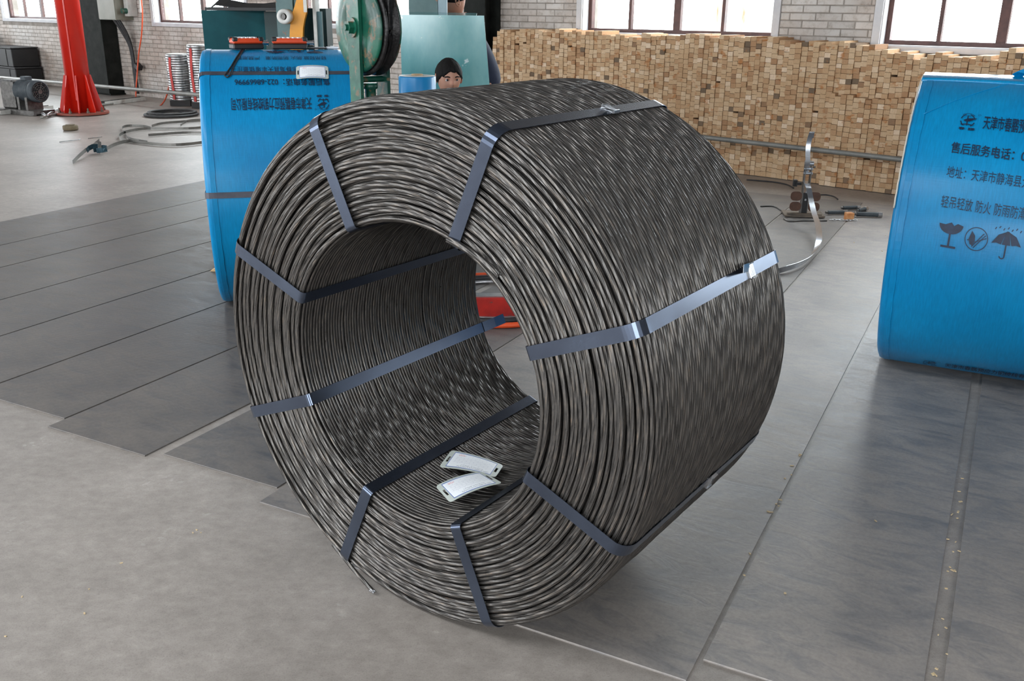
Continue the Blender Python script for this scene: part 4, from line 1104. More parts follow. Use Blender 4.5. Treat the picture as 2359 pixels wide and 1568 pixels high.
# yellow curved guard: band following a large arc
mb = MB(); outer = []; inner = []
for px_, py_, q in ((724, -40, 0), (717, 0, 0), (717, 15, 0), (716, 30, 0), (711, 46, 0), (707, 64, 0), (705, 85, 0), (704, 110, 0), (706, 150, 0)): outer.append((rel(px_), Z_at(px_, py_, YM)))
for px_, py_ in ((710, -40), (696, 0), (691, 15), (684, 32), (680, 50), (677, 68), (675, 88), (675, 110), (678, 150)): inner.append((rel(px_), Z_at(px_, py_, YM)))
mb.poly([(x, z) for x, z in inner]+[(x, z) for x, z in outer[::-1]], .05, M=Matrix.Translation((0, -.10, 0)) @ Matrix(((1, 0, 0, 0), (0, 0, 1, 0), (0, 1, 0, 0), (0, 0, 0, 1)))); mb.build('curved_guard', M['yellow'], mc)
MB().box2((rel(713), -.13, Z_at(716, 28, YM)), (rel(720), -.12, 2.0)).build('marking_strip', M['white'], mc)
MB().box2((rel(727), -.04, 0), (rel(734), .1, 2.2)).build('edge_post', M['white'], mc)
MB().box2((rel(734), .0, 0), (rel(744), .04, zt+.0)).build('door_edge', M['teal'], mc)
# right: glossy dented sheet box
M['tealsheet'] = mat('scratched_teal_sheet', S(70, 136, 138), S(112, 166, 166), rough=.22, nscale=1.8, stretch=(1.5, 1, .7), spots=(11, .66, S(196, 212, 212)), coat=.5, spec=.8)
YS = 6.75
ox2 = X_at(1030, YS); zt2 = Z_at(1030, 35, YS)
ms = empty('sheet_metal_guard', (ox2, YS, 0), 0, 'scratched glossy pale teal sheet metal enclosure standing between the two men', 'machine guard')
def rel2(px, py=100): return atY(px, py, YS).x-ox2
xl, xr, xb = rel2(922, 35), rel2(1115, 37), rel2(1115, 37)+.55*.085*1.55
zb = .02
mb = MB(); mb.add([(xl, -.01, zb), (xb+.05, -.01, zb), (xr, -.01, zt2), (xl, -.01, zt2), (xl, .012, zb), (xb+.05, .012, zb), (xr, .012, zt2), (xl, .012, zt2)], [(0, 1, 2, 3), (7, 6, 5, 4), (0, 4, 5, 1), (3, 2, 6, 7), (0, 3, 7, 4), (1, 5, 6, 2)]); mb.build('front_sheet', M['tealsheet'], ms)
MB().add([(xl, .013, zt2-.02), (xr-.06, .013, zt2-.02), (xr-.06, .32, zt2+.005), (xl, .32, zt2+.005), (xl, .013, zt2-.01), (xr-.06, .013, zt2-.01), (xr-.06, .32, zt2+.015), (xl, .32, zt2+.015)], [(0, 3, 2, 1), (4, 5, 6, 7), (0, 1, 5, 4), (1, 2, 6, 5), (2, 3, 7, 6), (3, 0, 4, 7)]).build('top_sheet', M['tealsheet'], ms)
MB().box2((xl+.02, .30, .02), (xr-.10, .34, zt2-.03)).build('back_sheet', M['teal'], ms)
MB().box2((xl+.02, .36, .02), (rel2(1000), .5, 1.9)).build('control_box', M['tealg'], ms)
MB().box2((rel2(1001), .36, .02), (rel2(1022), .42, 2.4)).build('post', mat('pale_blue_grey_paint', S(140, 160, 168), S(122, 142, 150), rough=.4, nscale=4), ms)
for x in (xl+.06, xr-.14): MB().box((x, .16, .012), (.06, .28, .024)).build('foot', M['dsteel'], ms)
# small upright roll of blue wrap
M['bluefilm'] = mat('blue_film_roll', S(20, 126, 186), S(50, 146, 196), rough=.3, nscale=3, stretch=(1, 1, .3))
YF = 5.75; cx_ = atY(961, 175, YF); rr_ = (atY(1004, 175, YF).x-atY(918, 175, YF).x)/2
fr_o = empty('blue_film_roll', (cx_.x, YF, 0), 0, 'upright roll of blue wrapping film with a white top beside the crouching man', 'film roll')
MB().lathe([(.035, 0), (rr_, 0), (rr_, cx_.z-.006), (rr_-.004, cx_.z), (.035, cx_.z)], 40, closed=True).build('film', M['bluefilm'], fr_o)
MB().lathe([(.036, cx_.z+.001), (rr_-.004, cx_.z+.001), (rr_-.004, cx_.z+.003), (.036, cx_.z+.003)], 40, closed=True).build('white_end', M['white'], fr_o)
MB().lathe([(.028, .0), (.034, .0), (.034, cx_.z+.012), (.028, cx_.z+.012)], 24, closed=True).build('cardboard_core', M['card'], fr_o)

# ================================================================== PEOPLE
M['skin'] = mat('skin', S(196, 146, 122), S(186, 132, 108), rough=.5, nscale=8)
M['skin'].node_tree.nodes['Principled BSDF'].inputs['Subsurface Weight'].default_value = .08
M['hair'] = mat('black_hair', S(12, 10, 10), S(24, 20, 18), rough=.75, spec=.2, nscale=90, stretch=(1, 1, .2), bump=.6, bscale=150)
M['navy'] = mat('navy_work_jacket', S(28, 34, 56), S(38, 46, 70), rough=.85, nscale=5, bump=.5, bscale=14)
M['trouser'] = mat('dark_work_trousers', S(34, 36, 44), S(48, 50, 58), rough=.9, nscale=6, bump=.4, bscale=14)
M['shoe'] = mat('black_shoe', S(24, 22, 22), rough=.5)
M['eyew'] = mat('eye_white', S(226, 222, 216), rough=.2); M['iris'] = mat('dark_iris', S(26, 18, 14), rough=.15); M['lip'] = mat('lips', S(164, 96, 86), rough=.45)
M['redcap'] = mat('red_cap', S(206, 26, 24), S(190, 20, 20), rough=.5, nscale=6)
def skin_mesh(verts, edges, rad, root=0, sub=2):
    me = bpy.data.meshes.new('figure'); me.from_pydata([tuple(v) for v in verts], edges, [])
    o = bpy.data.objects.new('figure', me); col.objects.link(o)
    md = o.modifiers.new('skin', 'SKIN'); md.use_smooth_shade = True; md.branch_smoothing = .6
    for i, r in enumerate(rad):
        sv = me.skin_vertices[0].data[i]; sv.radius = (r, r) if not isinstance(r, tuple) else r; sv.use_root = (i == root)
    s2 = o.modifiers.new('sub', 'SUBSURF'); s2.levels = sub; s2.render_levels = sub
    bpy.context.view_layer.update()
    out = bpy.data.meshes.new_from_object(o.evaluated_get(bpy.context.evaluated_depsgraph_get()))
    bpy.data.objects.remove(o); return out
def head_mesh():
    """head facing -Y, centre of the skull at the origin"""
    mb = MB(); nu, nv = 40, 30; vs = []; fs = []
    g = lambda x, c, w: math.exp(-((x-c)/w)**2)
    for j in range(nv+1):
        ph = PI*j/nv; z = math.cos(ph)
        for i in range(nu):
            a = 2*PI*i/nu; x, y = math.sin(ph)*math.sin(a), -math.sin(ph)*math.cos(a)
            X, Y, Z = x*.077, y*.094, z*.108
            f = max(0, -y)
            if z < 0: X *= 1-.26*(-z)**1.4; Z *= 1.13; Y = Y*(1-.10*(-z)) if y < 0 else Y*(1-.45*(-z))
            if y < 0:
                Y -= .026*g(X, 0, .011)*g(Z, -.030, .017)*f               # nose tip
                Y -= .012*g(X, 0, .010)*g(Z, -.008, .022)*f               # bridge
                Y += .010*(g(X, .031, .015)+g(X, -.031, .015))*g(Z, -.002, .012)*f   # sockets
                Y -= .005*g(Z, .018, .010)*f                               # brow
                Y -= .007*g(X, 0, .022)*g(Z, -.066, .009)*f - .004*g(X, 0, .024)*g(Z, -.080, .006)*f
                Y -= .010*g(X, 0, .022)*g(Z, -.104, .014)*f               # chin
                Y -= .004*(g(X, .042, .018)+g(X, -.042, .018))*g(Z, -.035, .020)*f   # cheeks
            vs.append((X, Y, Z))
    for j in range(nv):
        for i in range(nu): fs.append((j*nu+i, j*nu+(i+1) % nu, (j+1)*nu+(i+1) % nu, (j+1)*nu+i))
    mb.add(vs, fs, True)
    for s in (-1, 1):   # ears
        e = []
        for k in range(14):
            a = 2*PI*k/14; e.append((s*(.077+.007*abs(math.sin(a/2))), .012+.014*math.cos(a), -.012+.028*math.sin(a)))
        mb.tube(e, .0055, 6, close=True); mb.box((s*.077, .012, -.014), (.008, .018, .036))
    return mb
def person(loc, J, hd, label, cap=False, cover=True):
    """J: dictionary of joints relative to loc; hd: (centre, rotation matrix)"""
    root = empty('person', loc, 0, label, 'person')
    names = ['pelvis', 'waist', 'chest', 'neck0', 'neck1']
    V = [J[k] for k in names]; Rr = [.135, .125, .14, .06, .055]; E = [(0, 1), (1, 2), (2, 3), (3, 4)]
    def add(p, r, par): V.append(p); Rr.append(r); E.append((par, len(V)-1)); return len(V)-1
    idx = {}
    for s in 'LR':
        a = add(J['sh'+s], .062, 2); b = add(J['el'+s], .042, a); c_ = add(J['wr'+s], .027, b)
        pm = J['wr'+s]+(J['hd'+s]-J['wr'+s])*.55; c1 = add(pm, (.036, .020), c_); idx[s] = (a, b, c_, c1)
        d = (J['hd'+s]-J['wr'+s]).normalized(); sd = d.cross(Vector((0, 1, 0)) if abs(d.y) < .8 else Vector((1, 0, 0))).normalized(); nn = d.cross(sd)
        for k, (off, ln) in enumerate(((-.027, .062), (-.009, .072), (.009, .068), (.027, .054))):
            p0 = pm+sd*off+d*.035; q = add(p0, .0095, c1); q = add(p0+d*ln*.5+nn*.006, .0085, q); add(p0+d*ln*.92+nn*.022, .007, q)
        q = add(pm+sd*-.036-d*.005, .011, c1); q = add(pm+sd*-.054+d*.022+nn*.008, .009, q); add(pm+sd*-.058+d*.048+nn*.016, .008, q)
        h = add(J['hp'+s], .092, 0); k_ = add(J['kn'+s], .058, h); an_ = add(J['an'+s], .038, k_); add(J['an'+s]+J.get('ft', Vector((0, -.16, -.05))), .034, an_)
    me = skin_mesh(V, E, Rr)
    hm = head_mesh(); c0, R3 = hd; T = Matrix.Translation(c0) @ R3.to_4x4()
    bm = bmesh.new(); bm.from_mesh(me); m2 = hm.mesh('h'); m2.transform(T); bm.from_mesh(m2); bm.to_mesh(me); bm.free()
    for p in me.polygons: p.use_smooth = True
    me.materials.clear(); me.name = 'body'
    body = link('body', me, M['skin'], root)
    for s in (-1, 1):
        MB().lathe([(0, -.0115)]+[(.0115*math.sin(PI*k/8), -.0115*math.cos(PI*k/8)) for k in range(1, 8)]+[(0, .0115)], 16, 'Y', M=T @ Matrix.Translation((s*.031, -.0745, -.003))).build('eye', M['eyew'], root)
        MB().lathe([(0, .003), (.0055, .002), (.0055, 0)], 12, 'Y', M=T @ Matrix.Translation((s*.031, -.0875, -.003))).build('iris', M['iris'], root)
        MB().tube([(T @ Vector(p)) for p in ((s*.016, -.093, .014), (s*.032, -.091, .019), (s*.048, -.080, .014))], .0035, 6).build('eyebrow', M['hair'], root)
        MB().tube([(T @ Vector(p)) for p in ((s*.019, -.0845, -.001), (s*.031, -.0885, .005), (s*.044, -.079, 0))], .0025, 6).build('eyelid', M['skin'], root)
    MB().tube([(T @ Vector(p)) for p in ((-.024, -.082, -.067), (-.01, -.092, -.065), (0, -.093, -.066), (.01, -.092, -.065), (.024, -.082, -.067))], .0042, 8).build('lips', M['lip'], root)
    # hair: shell over the skull
    hb_ = MB(); nu, nv = 36, 16; vs = []; fs = []
    for j in range(nv+1):
        for i in range(nu):
            a = 2*PI*i/nu; front = max(0, math.cos(a))
            lim = 1.00+.68*(1-front)**.7+.05*math.sin(9*a+1)+.04*math.sin(17*a) if not cap else 1.2+.3*(1-front)
            ph = lim*j/nv*1.15; z = math.cos(ph); x, y = math.sin(ph)*math.sin(a), -math.sin(ph)*math.cos(a)
            k = 1.11+.03*math.sin(7*a)*math.sin(4*ph)+.02*math.sin(23*a+6*ph)+.03*max(0, -math.cos(a))
            if j == nv: k = 1.03
            vs.append((x*.077*k, y*.094*k+.002, z*.108*(1.03+.35*(k-1.11))+.004))
    for j in range(nv):
        for i in range(nu): fs.append((j*nu+i, j*nu+(i+1) % nu, (j+1)*nu+(i+1) % nu, (j+1)*nu+i))
    hb_.add(vs, fs, True, M=T); hb_.build('hair', M['hair'], root)
    if cap:
        cp_ = MB(); prof_ = [(.094, .0), (.096, .035), (.085, .07), (.06, .095), (.02, .105), (0, .106)]
        cp_.lathe(prof_, 32, 'Z', M=T @ Matrix.Translation((0, .006, .022)) @ Matrix.Diagonal((.9, 1.1, 1, 1)))
        br = [(-.07, 0), (-.062, -.045), (-.03, -.078), (0, -.085), (.03, -.078), (.062, -.045), (.07, 0)]
        cp_.poly(br, .005, M=T @ Matrix.Translation((0, -.075, .018)) @ Matrix.Rotation(.22, 4, 'X')); cp_.build('cap', M['redcap'], root)
        MB().lathe([(.0965, .004), (.0975, .012), (.097, .020)], 32, 'Z', M=T @ Matrix.Translation((0, .006, .022)) @ Matrix.Diagonal((.905, 1.105, 1, 1))).build('cap_band', M['white'], root)
    # jacket and trousers
    V2 = [J['pelvis']-Vector((0, 0, .02)), J['waist'], J['chest'], J['neck0']-Vector((0, 0, .02))]; R2 = [.178, .160, .165, .075]; E2 = [(0, 1), (1, 2), (2, 3)]
    for s in 'LR':
        n = len(V2); V2 += [J['sh'+s], J['el'+s], J['wr'+s]+(J['el'+s]-J['wr'+s])*.08]; R2 += [.080, .062, .046]; E2 += [(2, n), (n, n+1), (n+1, n+2)]
    me = skin_mesh(V2, E2, R2); me.materials.clear(); link('jacket', me, M['navy'], root)
    cn = J['neck0']+(J['neck1']-J['neck0'])*.35
    MB().lathe([(.068, -.03), (.072, .0), (.068, .035), (.063, .035), (.062, -.03)], 24, 'Z', M=Matrix.Translation(cn), closed=True).build('collar', M['navy'], root)
    V3 = [J['pelvis']+Vector((0, 0, .05)), J['pelvis']]; R3_ = [.162, .168]; E3 = [(0, 1)]
    for s in 'LR':
        n = len(V3); V3 += [J['hp'+s], J['kn'+s], J['an'+s]+Vector((0, 0, .03))]; R3_ += [.10, .074, .058]; E3 += [(1, n), (n, n+1), (n+1, n+2)]
    me = skin_mesh(V3, E3, R3_); me.materials.clear(); link('trousers', me, M['trouser'], root)
    for s in 'LR':
        f = J.get('ft', Vector((0, -.16, -.05))); p = J['an'+s]; fw = Vector((f.x, f.y, 0)).normalized()
        Mx = Matrix.Translation((p.x+fw.x*.055, p.y+fw.y*.055, .045)) @ Matrix.Rotation(math.atan2(fw.y, fw.x), 4, 'Z')
        MB().box((0, 0, -.006), (.27, .095, .078), M=Mx, bev=.03).box((0, 0, -.038), (.275, .10, .014), M=Mx, bev=.004).build('shoe', M['shoe'], root)
    return root
vv = Vector
def lookrot(yaw, pitch, roll=0): return (Matrix.Rotation(yaw, 3, 'Z') @ Matrix.Rotation(pitch, 3, 'X') @ Matrix.Rotation(roll, 3, 'Y'))
# standing man, body turned to the camera's left, head bowed
YP = 7.45; hc = atY(1045, 3, YP); bx = X_at(1108, YP)
L0 = vv((bx, YP, 0)); H = hc-L0
J = dict(pelvis=vv((.02, 0, .90)), waist=vv((.03, 0, 1.05)), chest=vv((-.03, 0, 1.28)), neck0=vv((-.11, 0, 1.40)), neck1=vv((-.155, 0, 1.455)),
         shL=vv((-.06, -.17, 1.36)), elL=vv((-.10, -.22, 1.10)), wrL=vv((-.29, -.17, .98)), hdL=vv((-.38, -.15, .95)),
         shR=vv((-.05, .17, 1.36)), elR=vv((-.10, .22, 1.09)), wrR=vv((-.32, .17, 1.00)), hdR=vv((-.41, .15, .97)),
         hpL=vv((.02, -.09, .86)), knL=vv((-.03, -.10, .47)), anL=vv((.02, -.10, .09)), hpR=vv((.02, .09, .86)), knR=vv((-.06, .11, .47)), anR=vv((-.02, .12, .09)), ft=vv((-.15, 0, -.045)))
person(L0, J, (vv((H.x, 0, H.z)), lookrot(-PI/2+.25, .32)), 'person standing in navy jacket and red cap, behind the pale teal sheet metal', cap=True)
# crouching man, face towards the camera and a little to the right
YC = 6.15; hc = atY(1034, 177, YC); L1 = vv((hc.x+.02, YC+.18, 0)); H = hc-L1
J = dict(pelvis=vv((0, .20, .42)), waist=vv((0, .17, .56)), chest=vv((0, .05, .78)), neck0=vv((-.01, -.08, .90)), neck1=vv((-.01, -.13, .96)),
         shL=vv((-.18, .0, .85)), elL=vv((-.25, -.16, .62)), wrL=vv((-.16, -.36, .52)), hdL=vv((-.10, -.44, .50)),
         shR=vv((.18, .0, .85)), elR=vv((.25, -.16, .62)), wrR=vv((.14, -.36, .50)), hdR=vv((.08, -.44, .48)),
         hpL=vv((-.09, .18, .40)), knL=vv((-.20, -.18, .46)), anL=vv((-.15, -.04, .09)), hpR=vv((.09, .18, .40)), knR=vv((.20, -.18, .44)), anR=vv((.15, -.02, .09)))
person(L1, J, (H, lookrot(.32, .12)), 'person crouching in a dark jacket, black hair and face visible above the bare coil', cap=False)
# stool he squats on
st = MB().box((0, 0, .245), (.34, .24, .035), bev=.006)
for sx in (-1, 1):
    for sy in (-1, 1): st.box((sx*.14, sy*.09, .115), (.03, .03, .23))
o = st.build('low_stool', M['wood'], None, L1+vv((0, .21, 0))); 
for v in o.data.vertices: pass
tag(o, 'low wooden stool under the crouching person behind the bare coil', 'stool')

# ================================================================== RED CRANE COLUMN
rp = atfloor(190, 262); rp.z = 0
cl = empty('crane_column', rp, 0, 'thick red painted steel crane column bolted to the floor by a round flange', 'column')
Rb = (atfloor(250, 262)-atfloor(127, 262)).length/2*.98; Dp = (rp-CAM).length; Rc = 50/2164*14.0/2
MB().lathe([(Rc-.012, .03), (Rc, .03), (Rc, CEIL-.02), (Rc-.012, CEIL-.02)], 32, closed=True).build('tube', M['red_paint'], cl)
MB().cyl((0, 0, .006), (0, 0, .034), Rb, 40).build('base_flange', mat('red_primed_flange', S(150, 60, 44), S(120, 74, 60), rough=.6, nscale=10), cl)
for k in range(8):
    a = k*PI/4+.28; d = vv((math.cos(a), math.sin(a), 0)); Mx = Matrix.Rotation(a, 4, 'Z')
    mb = MB(); mb.add([(Rc-.003, -.008, .034), (Rb*.80, -.008, .034), (Rb*.80, -.008, .07), (Rc+.015, -.008, .54), (Rc-.003, -.008, .54), (Rc-.003, .008, .034), (Rb*.80, .008, .034), (Rb*.80, .008, .07), (Rc+.015, .008, .54), (Rc-.003, .008, .54)],
        [(0, 1, 2, 3, 4), (9, 8, 7, 6, 5), (0, 5, 6, 1), (1, 6, 7, 2), (2, 7, 8, 3), (3, 8, 9, 4)], M=Mx); mb.build('gusset', M['red_paint'], cl)
    a2 = a+PI/8; q = vv((math.cos(a2), math.sin(a2), 0))*Rb*.84
    MB().cyl(q+vv((0, 0, .034)), q+vv((0, 0, .062)), .022, 6, smooth=False).cyl(q+vv((0, 0, .062)), q+vv((0, 0, .10)), .011, 8).build('anchor_bolt', M['rust'], cl)
MB().box((.02, -Rc-.002, 1.7), (.018, .008, 3.0)).build('weld_seam', M['red_paint'], cl)

# ================================================================== LEFT BACKGROUND
# electric motor with gearbox on a steel skid
M['motor'] = mat('dusty_grey_blue_motor', S(48, 56, 62), S(74, 80, 84), rough=.6, nscale=10, spots=(12, .66, S(110, 100, 88)))
mp_ = atfloor(74, 262); mp_.z = 0
mt = empty('electric_motor', mp_, -.5, 'dusty grey electric motor and gearbox on a dark steel skid left of the red column', 'motor')
ZM = .40
fins = MB(); prof_ = []
for k in range(14): prof_ += [(.17, -.16+k*.022), (.185, -.155+k*.022), (.185, -.148+k*.022), (.17, -.143+k*.022)]
MB().lathe([(0, -.19)]+[(.16, -.19), (.18, -.17)]+prof_+[(.18, .16), (.15, .19), (0, .19)], 36, 'X', M=Matrix.Translation((-.02, 0, ZM))).build('stator_housing', M['motor'], mt)
MB().lathe([(.03, .19), (.175, .19), (.19, .21), (.19, .30), (.16, .325), (.155, .31), (.155, .25), (.03, .25)], 36, 'X', M=Matrix.Translation((.0, 0, ZM)), closed=True).build('fan_cover', M['motor'], mt)
g = MB().cyl((.31, 0, ZM), (.325, 0, ZM), .04, 20)
for k in range(10): a = k*PI/5; g.cyl((.318, .03*math.cos(a), ZM+.03*math.sin(a)), (.318, .16*math.cos(a), ZM+.16*math.sin(a)), .004, 6)
for r in (.07, .105, .14): g.tube([(.318, r*math.cos(2*PI*k/28), ZM+r*math.sin(2*PI*k/28)) for k in range(28)], .004, 6, close=True)
g.build('fan_grille', M['dsteel'], mt)
MB().box((-.38, 0, .33), (.36, .34, .50), bev=.03).build('gearbox', M['dsteel'], mt)
MB().box((-.02, 0, ZM+.21), (.14, .14, .07), bev=.01).build('terminal_box', M['motor'], mt)
for x in (-.12, .1): MB().box((x, 0, .17), (.06, .30, .30)).build('motor_foot', M['dsteel'], mt)
MB().box((-.15, 0, .05), (1.0, .42, .06)).build('skid', M['dsteel'], mt)
MB().box((-.15, .19, .01), (1.0, .06, .02)).box((-.15, -.19, .01), (1.0, .06, .02)).build('skid_rail', M['dsteel'], mt)
# dark crates stacked against the wall
for x0, x1, z0, z1, lab in ((-17.9, -16.95, 0, .34, 'dark crate on the floor at the far left by the wall'), (-16.90, -15.50, 0, .34, 'wide dark crate on the floor behind the motor'), (-17.9, -16.95, .345, .66, 'dark crate stacked at the far left, under the black drum'), (-16.88, -15.55, .345, .70, 'dark lidded crate on top of the wide crate behind the motor')):
    c0 = UV((x0+x1)/2, .05, z0); r = empty('dark_crate', c0, WA, lab, 'crate', None); w_, h_ = x1-x0-.02, z1-z0
    MB().box((0, 0, (h_-.03)/2), (w_, .5, h_-.03), bev=.01).build('box', M['black'], r)
    MB().box((0, 0, h_-.014), (w_+.015, .52, .026), bev=.005).build('lid', M['rubber'], r)
    for s in (-1, 1): MB().box((s*w_*.32, -.252, (h_-.03)/2), (.03, .01, h_-.05)).build('batten', M['rubber'], r)
o = MB().lathe([(.0, 0), (.22, 0), (.225, .01), (.225, .10), (.21, .11), (.21, .19), (.225, .2), (.225, .27), (.2, .28), (0, .28)], 32).build('black_drum', M['black'], None, UV(-17.45, .05, .665)); tag(o, 'small black drum standing on the crates at the far left edge', 'drum')
# wire handle frame in front
# hoses by the motor
def hose(name, pts, r, m, label, cat='hose', close=False, parent=None):
    P_ = []
    n = len(pts)
    for i in range(n if close else n-1):
        p0, p1, p2, p3 = pts[(i-1) % n if close else max(i-1, 0)], pts[i], pts[(i+1) % n], pts[(i+2) % n if close else min(i+2, n-1)]
        for k in range(6):
            t = k/6; P_.append(.5*((2*p1)+(p2-p0)*t+(2*p0-5*p1+4*p2-p3)*t*t+(3*p1-p0-3*p2+p3)*t**3))
    if not close: P_.append(Vector(pts[-1]))
    o = MB().tube(P_, r, 8, close=close).build(name, m); 
    if label: tag(o, label, cat)
    if parent: o.parent = parent
    return o
FL = lambda x, y, z=.0: atfloor(x, y, z)
hose('grey_hose', [FL(98, 262, .03), FL(108, 266, .025), FL(120, 259, .025), FL(150, 246, .03), FL(175, 236, .03), FL(230, 232, .03)], .022, M['galv'], 'pale grey hose curving from the motor to the red column')
hose('grey_hose', [FL(95, 271, .02), FL(112, 266, .02), FL(150, 258, .02), FL(200, 246, .02), FL(260, 238, .02)], .016, M['pipe'], 'dark thin hose lying behind the red column flange')
for (x0, y0, x1, y1, lab) in ((-4, 264, 118, 252, 'rusty white edged steel channel on the floor in front of the motor'), (236, 243, 330, 231, 'white edged steel channel on the floor right of the red column')):
    a, b_ = FL(x0, y0), FL(x1, y1); c0 = (a+b_)/2; L_ = (b_-a).length; an = math.atan2((b_-a).y, (b_-a).x)
    r = empty('floor_channel', (c0.x, c0.y, 0), an, lab, 'steel channel')
    MB().box((0, 0, .012), (L_, .10, .024)).build('web', M['dsteel'], r); MB().box((0, -.052, .03), (L_, .008, .06)).build('flange', M['white'], r); MB().box((0, .052, .03), (L_, .008, .06)).build('flange', M['dsteel'], r)
# control cabinet on the wall, cables, orange air line
cu = -12.35; cab = empty('control_cabinet', UV(cu, WALLV-.012, 1.24), WA, 'grey beige electric control cabinet on the wall beside the dark column', 'cabinet')
M['cab'] = mat('beige_grey_enamel', S(116, 114, 100), S(128, 126, 112), rough=.45, nscale=3)
MB().box2((-.27, -.30, 0), (.27, 0, .85)).build('box', M['cab'], cab)
MB().box2((-.265, -.312, .01), (.265, -.301, .84)).build('door', M['cab'], cab)
MB().box2((.30, -.16, .06), (.42, -.0, .60)).build('socket_panel', M['white'], cab)
MB().box2((.32, -.175, .35), (.40, -.161, .5)).build('meter', M['blackp'], cab)
MB().cyl((.36, -.16, .14), (.36, -.24, .14), .045, 16).build('green_socket', M['green'], cab)
MB().cyl((-.2, -.312, .5), (-.2, -.335, .5), .02, 12).build('door_handle', M['blackp'], cab)
for k, (du, r) in enumerate(((.02, .03), (.09, .022), (.14, .018))):
    pts = [UV(cu+.02+du*1.2, .12, 1.25), UV(cu+.10+du, .2, 1.05), UV(cu+.18+du*.4, .27, .8), UV(cu+.22+du*.3, .27, .4), UV(cu+.26+du*.3, .25, .05)]
    hose('power_cable', pts, r, M['rubber'], ['thick black cable', 'thinner black cable', 'thinnest black cable'][k]+' dropping from the control cabinet to the floor', 'cable')
o = MB().box((0, 0, 0), (.12, .10, .09), bev=.01).build('cable_junction', M['black'], None, UV(cu+.42, .24, .50), (0, .5, WA)); tag(o, 'black junction piece on the cables under the control cabinet', 'junction box')
YH = lambda x, y, v: UV(onwall(x, y, v)[0], v, onwall(x, y, v)[1])
hose('orange_air_hose', [YH(325, -6, .1), YH(328, 30, .1), YH(326, 80, .1), YH(320, 120, .08), YH(316, 170, .05), YH(313, 215, -.05), YH(316, 240, -.2), YH(335, 254, -.6), YH(360, 250, -.4), YH(380, 230, -.1), YH(390, 195, .02)], .011, M['orange_hose'], 'thin orange hose hanging in a loop on the brick wall right of the cabinet')
hose('white_cable', [YH(322, -6, .16), YH(324, 15, .15), YH(325, 30, .12)], .02, M['white'], 'short white cable end hanging beside the control cabinet', 'cable')
# two stacks of shiny strapping rolls
M['shiny'] = mat('wrapped_shiny_strapping', (.26, .27, .28, 1), (.6, .6, .6, 1), rough=.3, metal=.85, nscale=7, stretch=(2.5, 2.5, .8), bump=.6, bscale=10)
M['redband'] = mat('red_tape', S(206, 70, 66), rough=.5)
for px0, px1, pyt, pyb, lab, Yd in ((388, 446, 125, 250, 'lower tower of shiny galvanised strapping rolls with a red stripe, left of the blue coil', None), (437, 487, 104, 255, 'taller tower of shiny galvanised strapping rolls with a red stripe, close behind the blue coil', None)):
    bu, bz_ = onwall((px0+px1)/2, 180, .0); base = UV(bu, .0); Yd = base.y; R_ = (atY(px1, 200, Yd)-atY(px0, 200, Yd)).length/2; H_ = atY((px0+px1)/2, pyt, Yd).z
    r = empty('strapping_tower', (base.x, base.y, 0), 0, lab, 'strapping rolls', None)
    MB().box((0, 0, .04), (R_*1.6, R_*1.6, .08)).build('pallet_block', M['black'], r)
    n = max(6, int((H_-.08)/.036)); h = (H_-.08)/n
    for k in range(n):
        rr = R_*random.uniform(.965, 1.0); z0 = .08+k*h
        MB().lathe([(R_*.55, 0), (rr*.985, .001), (rr, .004), (rr, h-.004), (rr*.985, h-.001), (R_*.55, h-.001)], 36, M=Matrix.Translation((random.uniform(-.004, .004), random.uniform(-.004, .004), z0)), closed=True).build('strapping_roll', M['shiny'], r)
    MB().lathe([(0, 0), (R_*.93, 0), (R_*.95, .006), (R_*.9, .012), (0, .016)], 32, M=Matrix.Translation((0, 0, H_))).build('white_wrap_top', M['white'], r)
    pts = [(R_*1.012*math.cos(-2.0+.06*math.sin(z*9)), R_*1.012*math.sin(-2.0+.06*math.sin(z*9)), z) for z in [.1+(H_-.14)*k/10 for k in range(11)]]
    MB().ribbon(pts, (math.sin(2.0), math.cos(2.0), 0), .045, .003).build('red_stripe', M['redband'], r)
# black hose ring under the strapping
mt.scale = (.8, .8, .8)
c0 = atfloor(395, 266); R_ = .36
rg = empty('black_hose_ring', (c0.x, c0.y, 0), 0, 'black rubber hose coiled flat on the floor in front of the strapping towers', 'hose coil')
for k in range(4):
    rr = R_*(1-.05*k+.02*(k % 2)); MB().tube([(rr*math.cos(a), rr*1.0*math.sin(a)+.02*k, .018+.026*(k//2)) for a in [2*PI*i/48 for i in range(48)]], .016, 8, close=True).build('hose_turn', M['rubber'], rg)
# wooden puck, clips, loose steel strap loops
p = atfloor(163, 299); o = MB().lathe([(0, 0), (.085, 0), (.09, .008), (.09, .05), (.082, .056), (0, .056)], 28).cyl((0, 0, .056), (0, 0, .066), .055, 24).build('round_block', mat('grimy_wood', S(96, 84, 64), S(116, 102, 80), rough=.8, nscale=12), None, (p.x, p.y, 0)); tag(o, 'small round grimy wooden block on the floor below the red column', 'block')
M['dstrap'] = mat('dull_steel_strap', (.19, .185, .17, 1), (.26, .25, .235, 1), rough=.42, metal=.8, nscale=6)
def strapband(name, px, w_, label, hz=.016, cat='steel strap', m=None, up=None):
    P_ = [FL(x, y, 0)+vv((0, 0, (up[i] if up else hz))) for i, (x, y) in enumerate(px)]
    Q = []
    for i in range(len(P_)-1):
        p0, p1, p2, p3 = P_[max(i-1, 0)], P_[i], P_[i+1], P_[min(i+2, len(P_)-1)]
        for k in range(6): t = k/6; Q.append(.5*((2*p1)+(p2-p0)*t+(2*p0-5*p1+4*p2-p3)*t*t+(3*p1-p0-3*p2+p3)*t**3))
    Q.append(P_[-1])
    o = MB().ribbon(Q, (0, 0, 1), w_, .002).build(name, m or M['dstrap']); tag(o, label, cat); return o
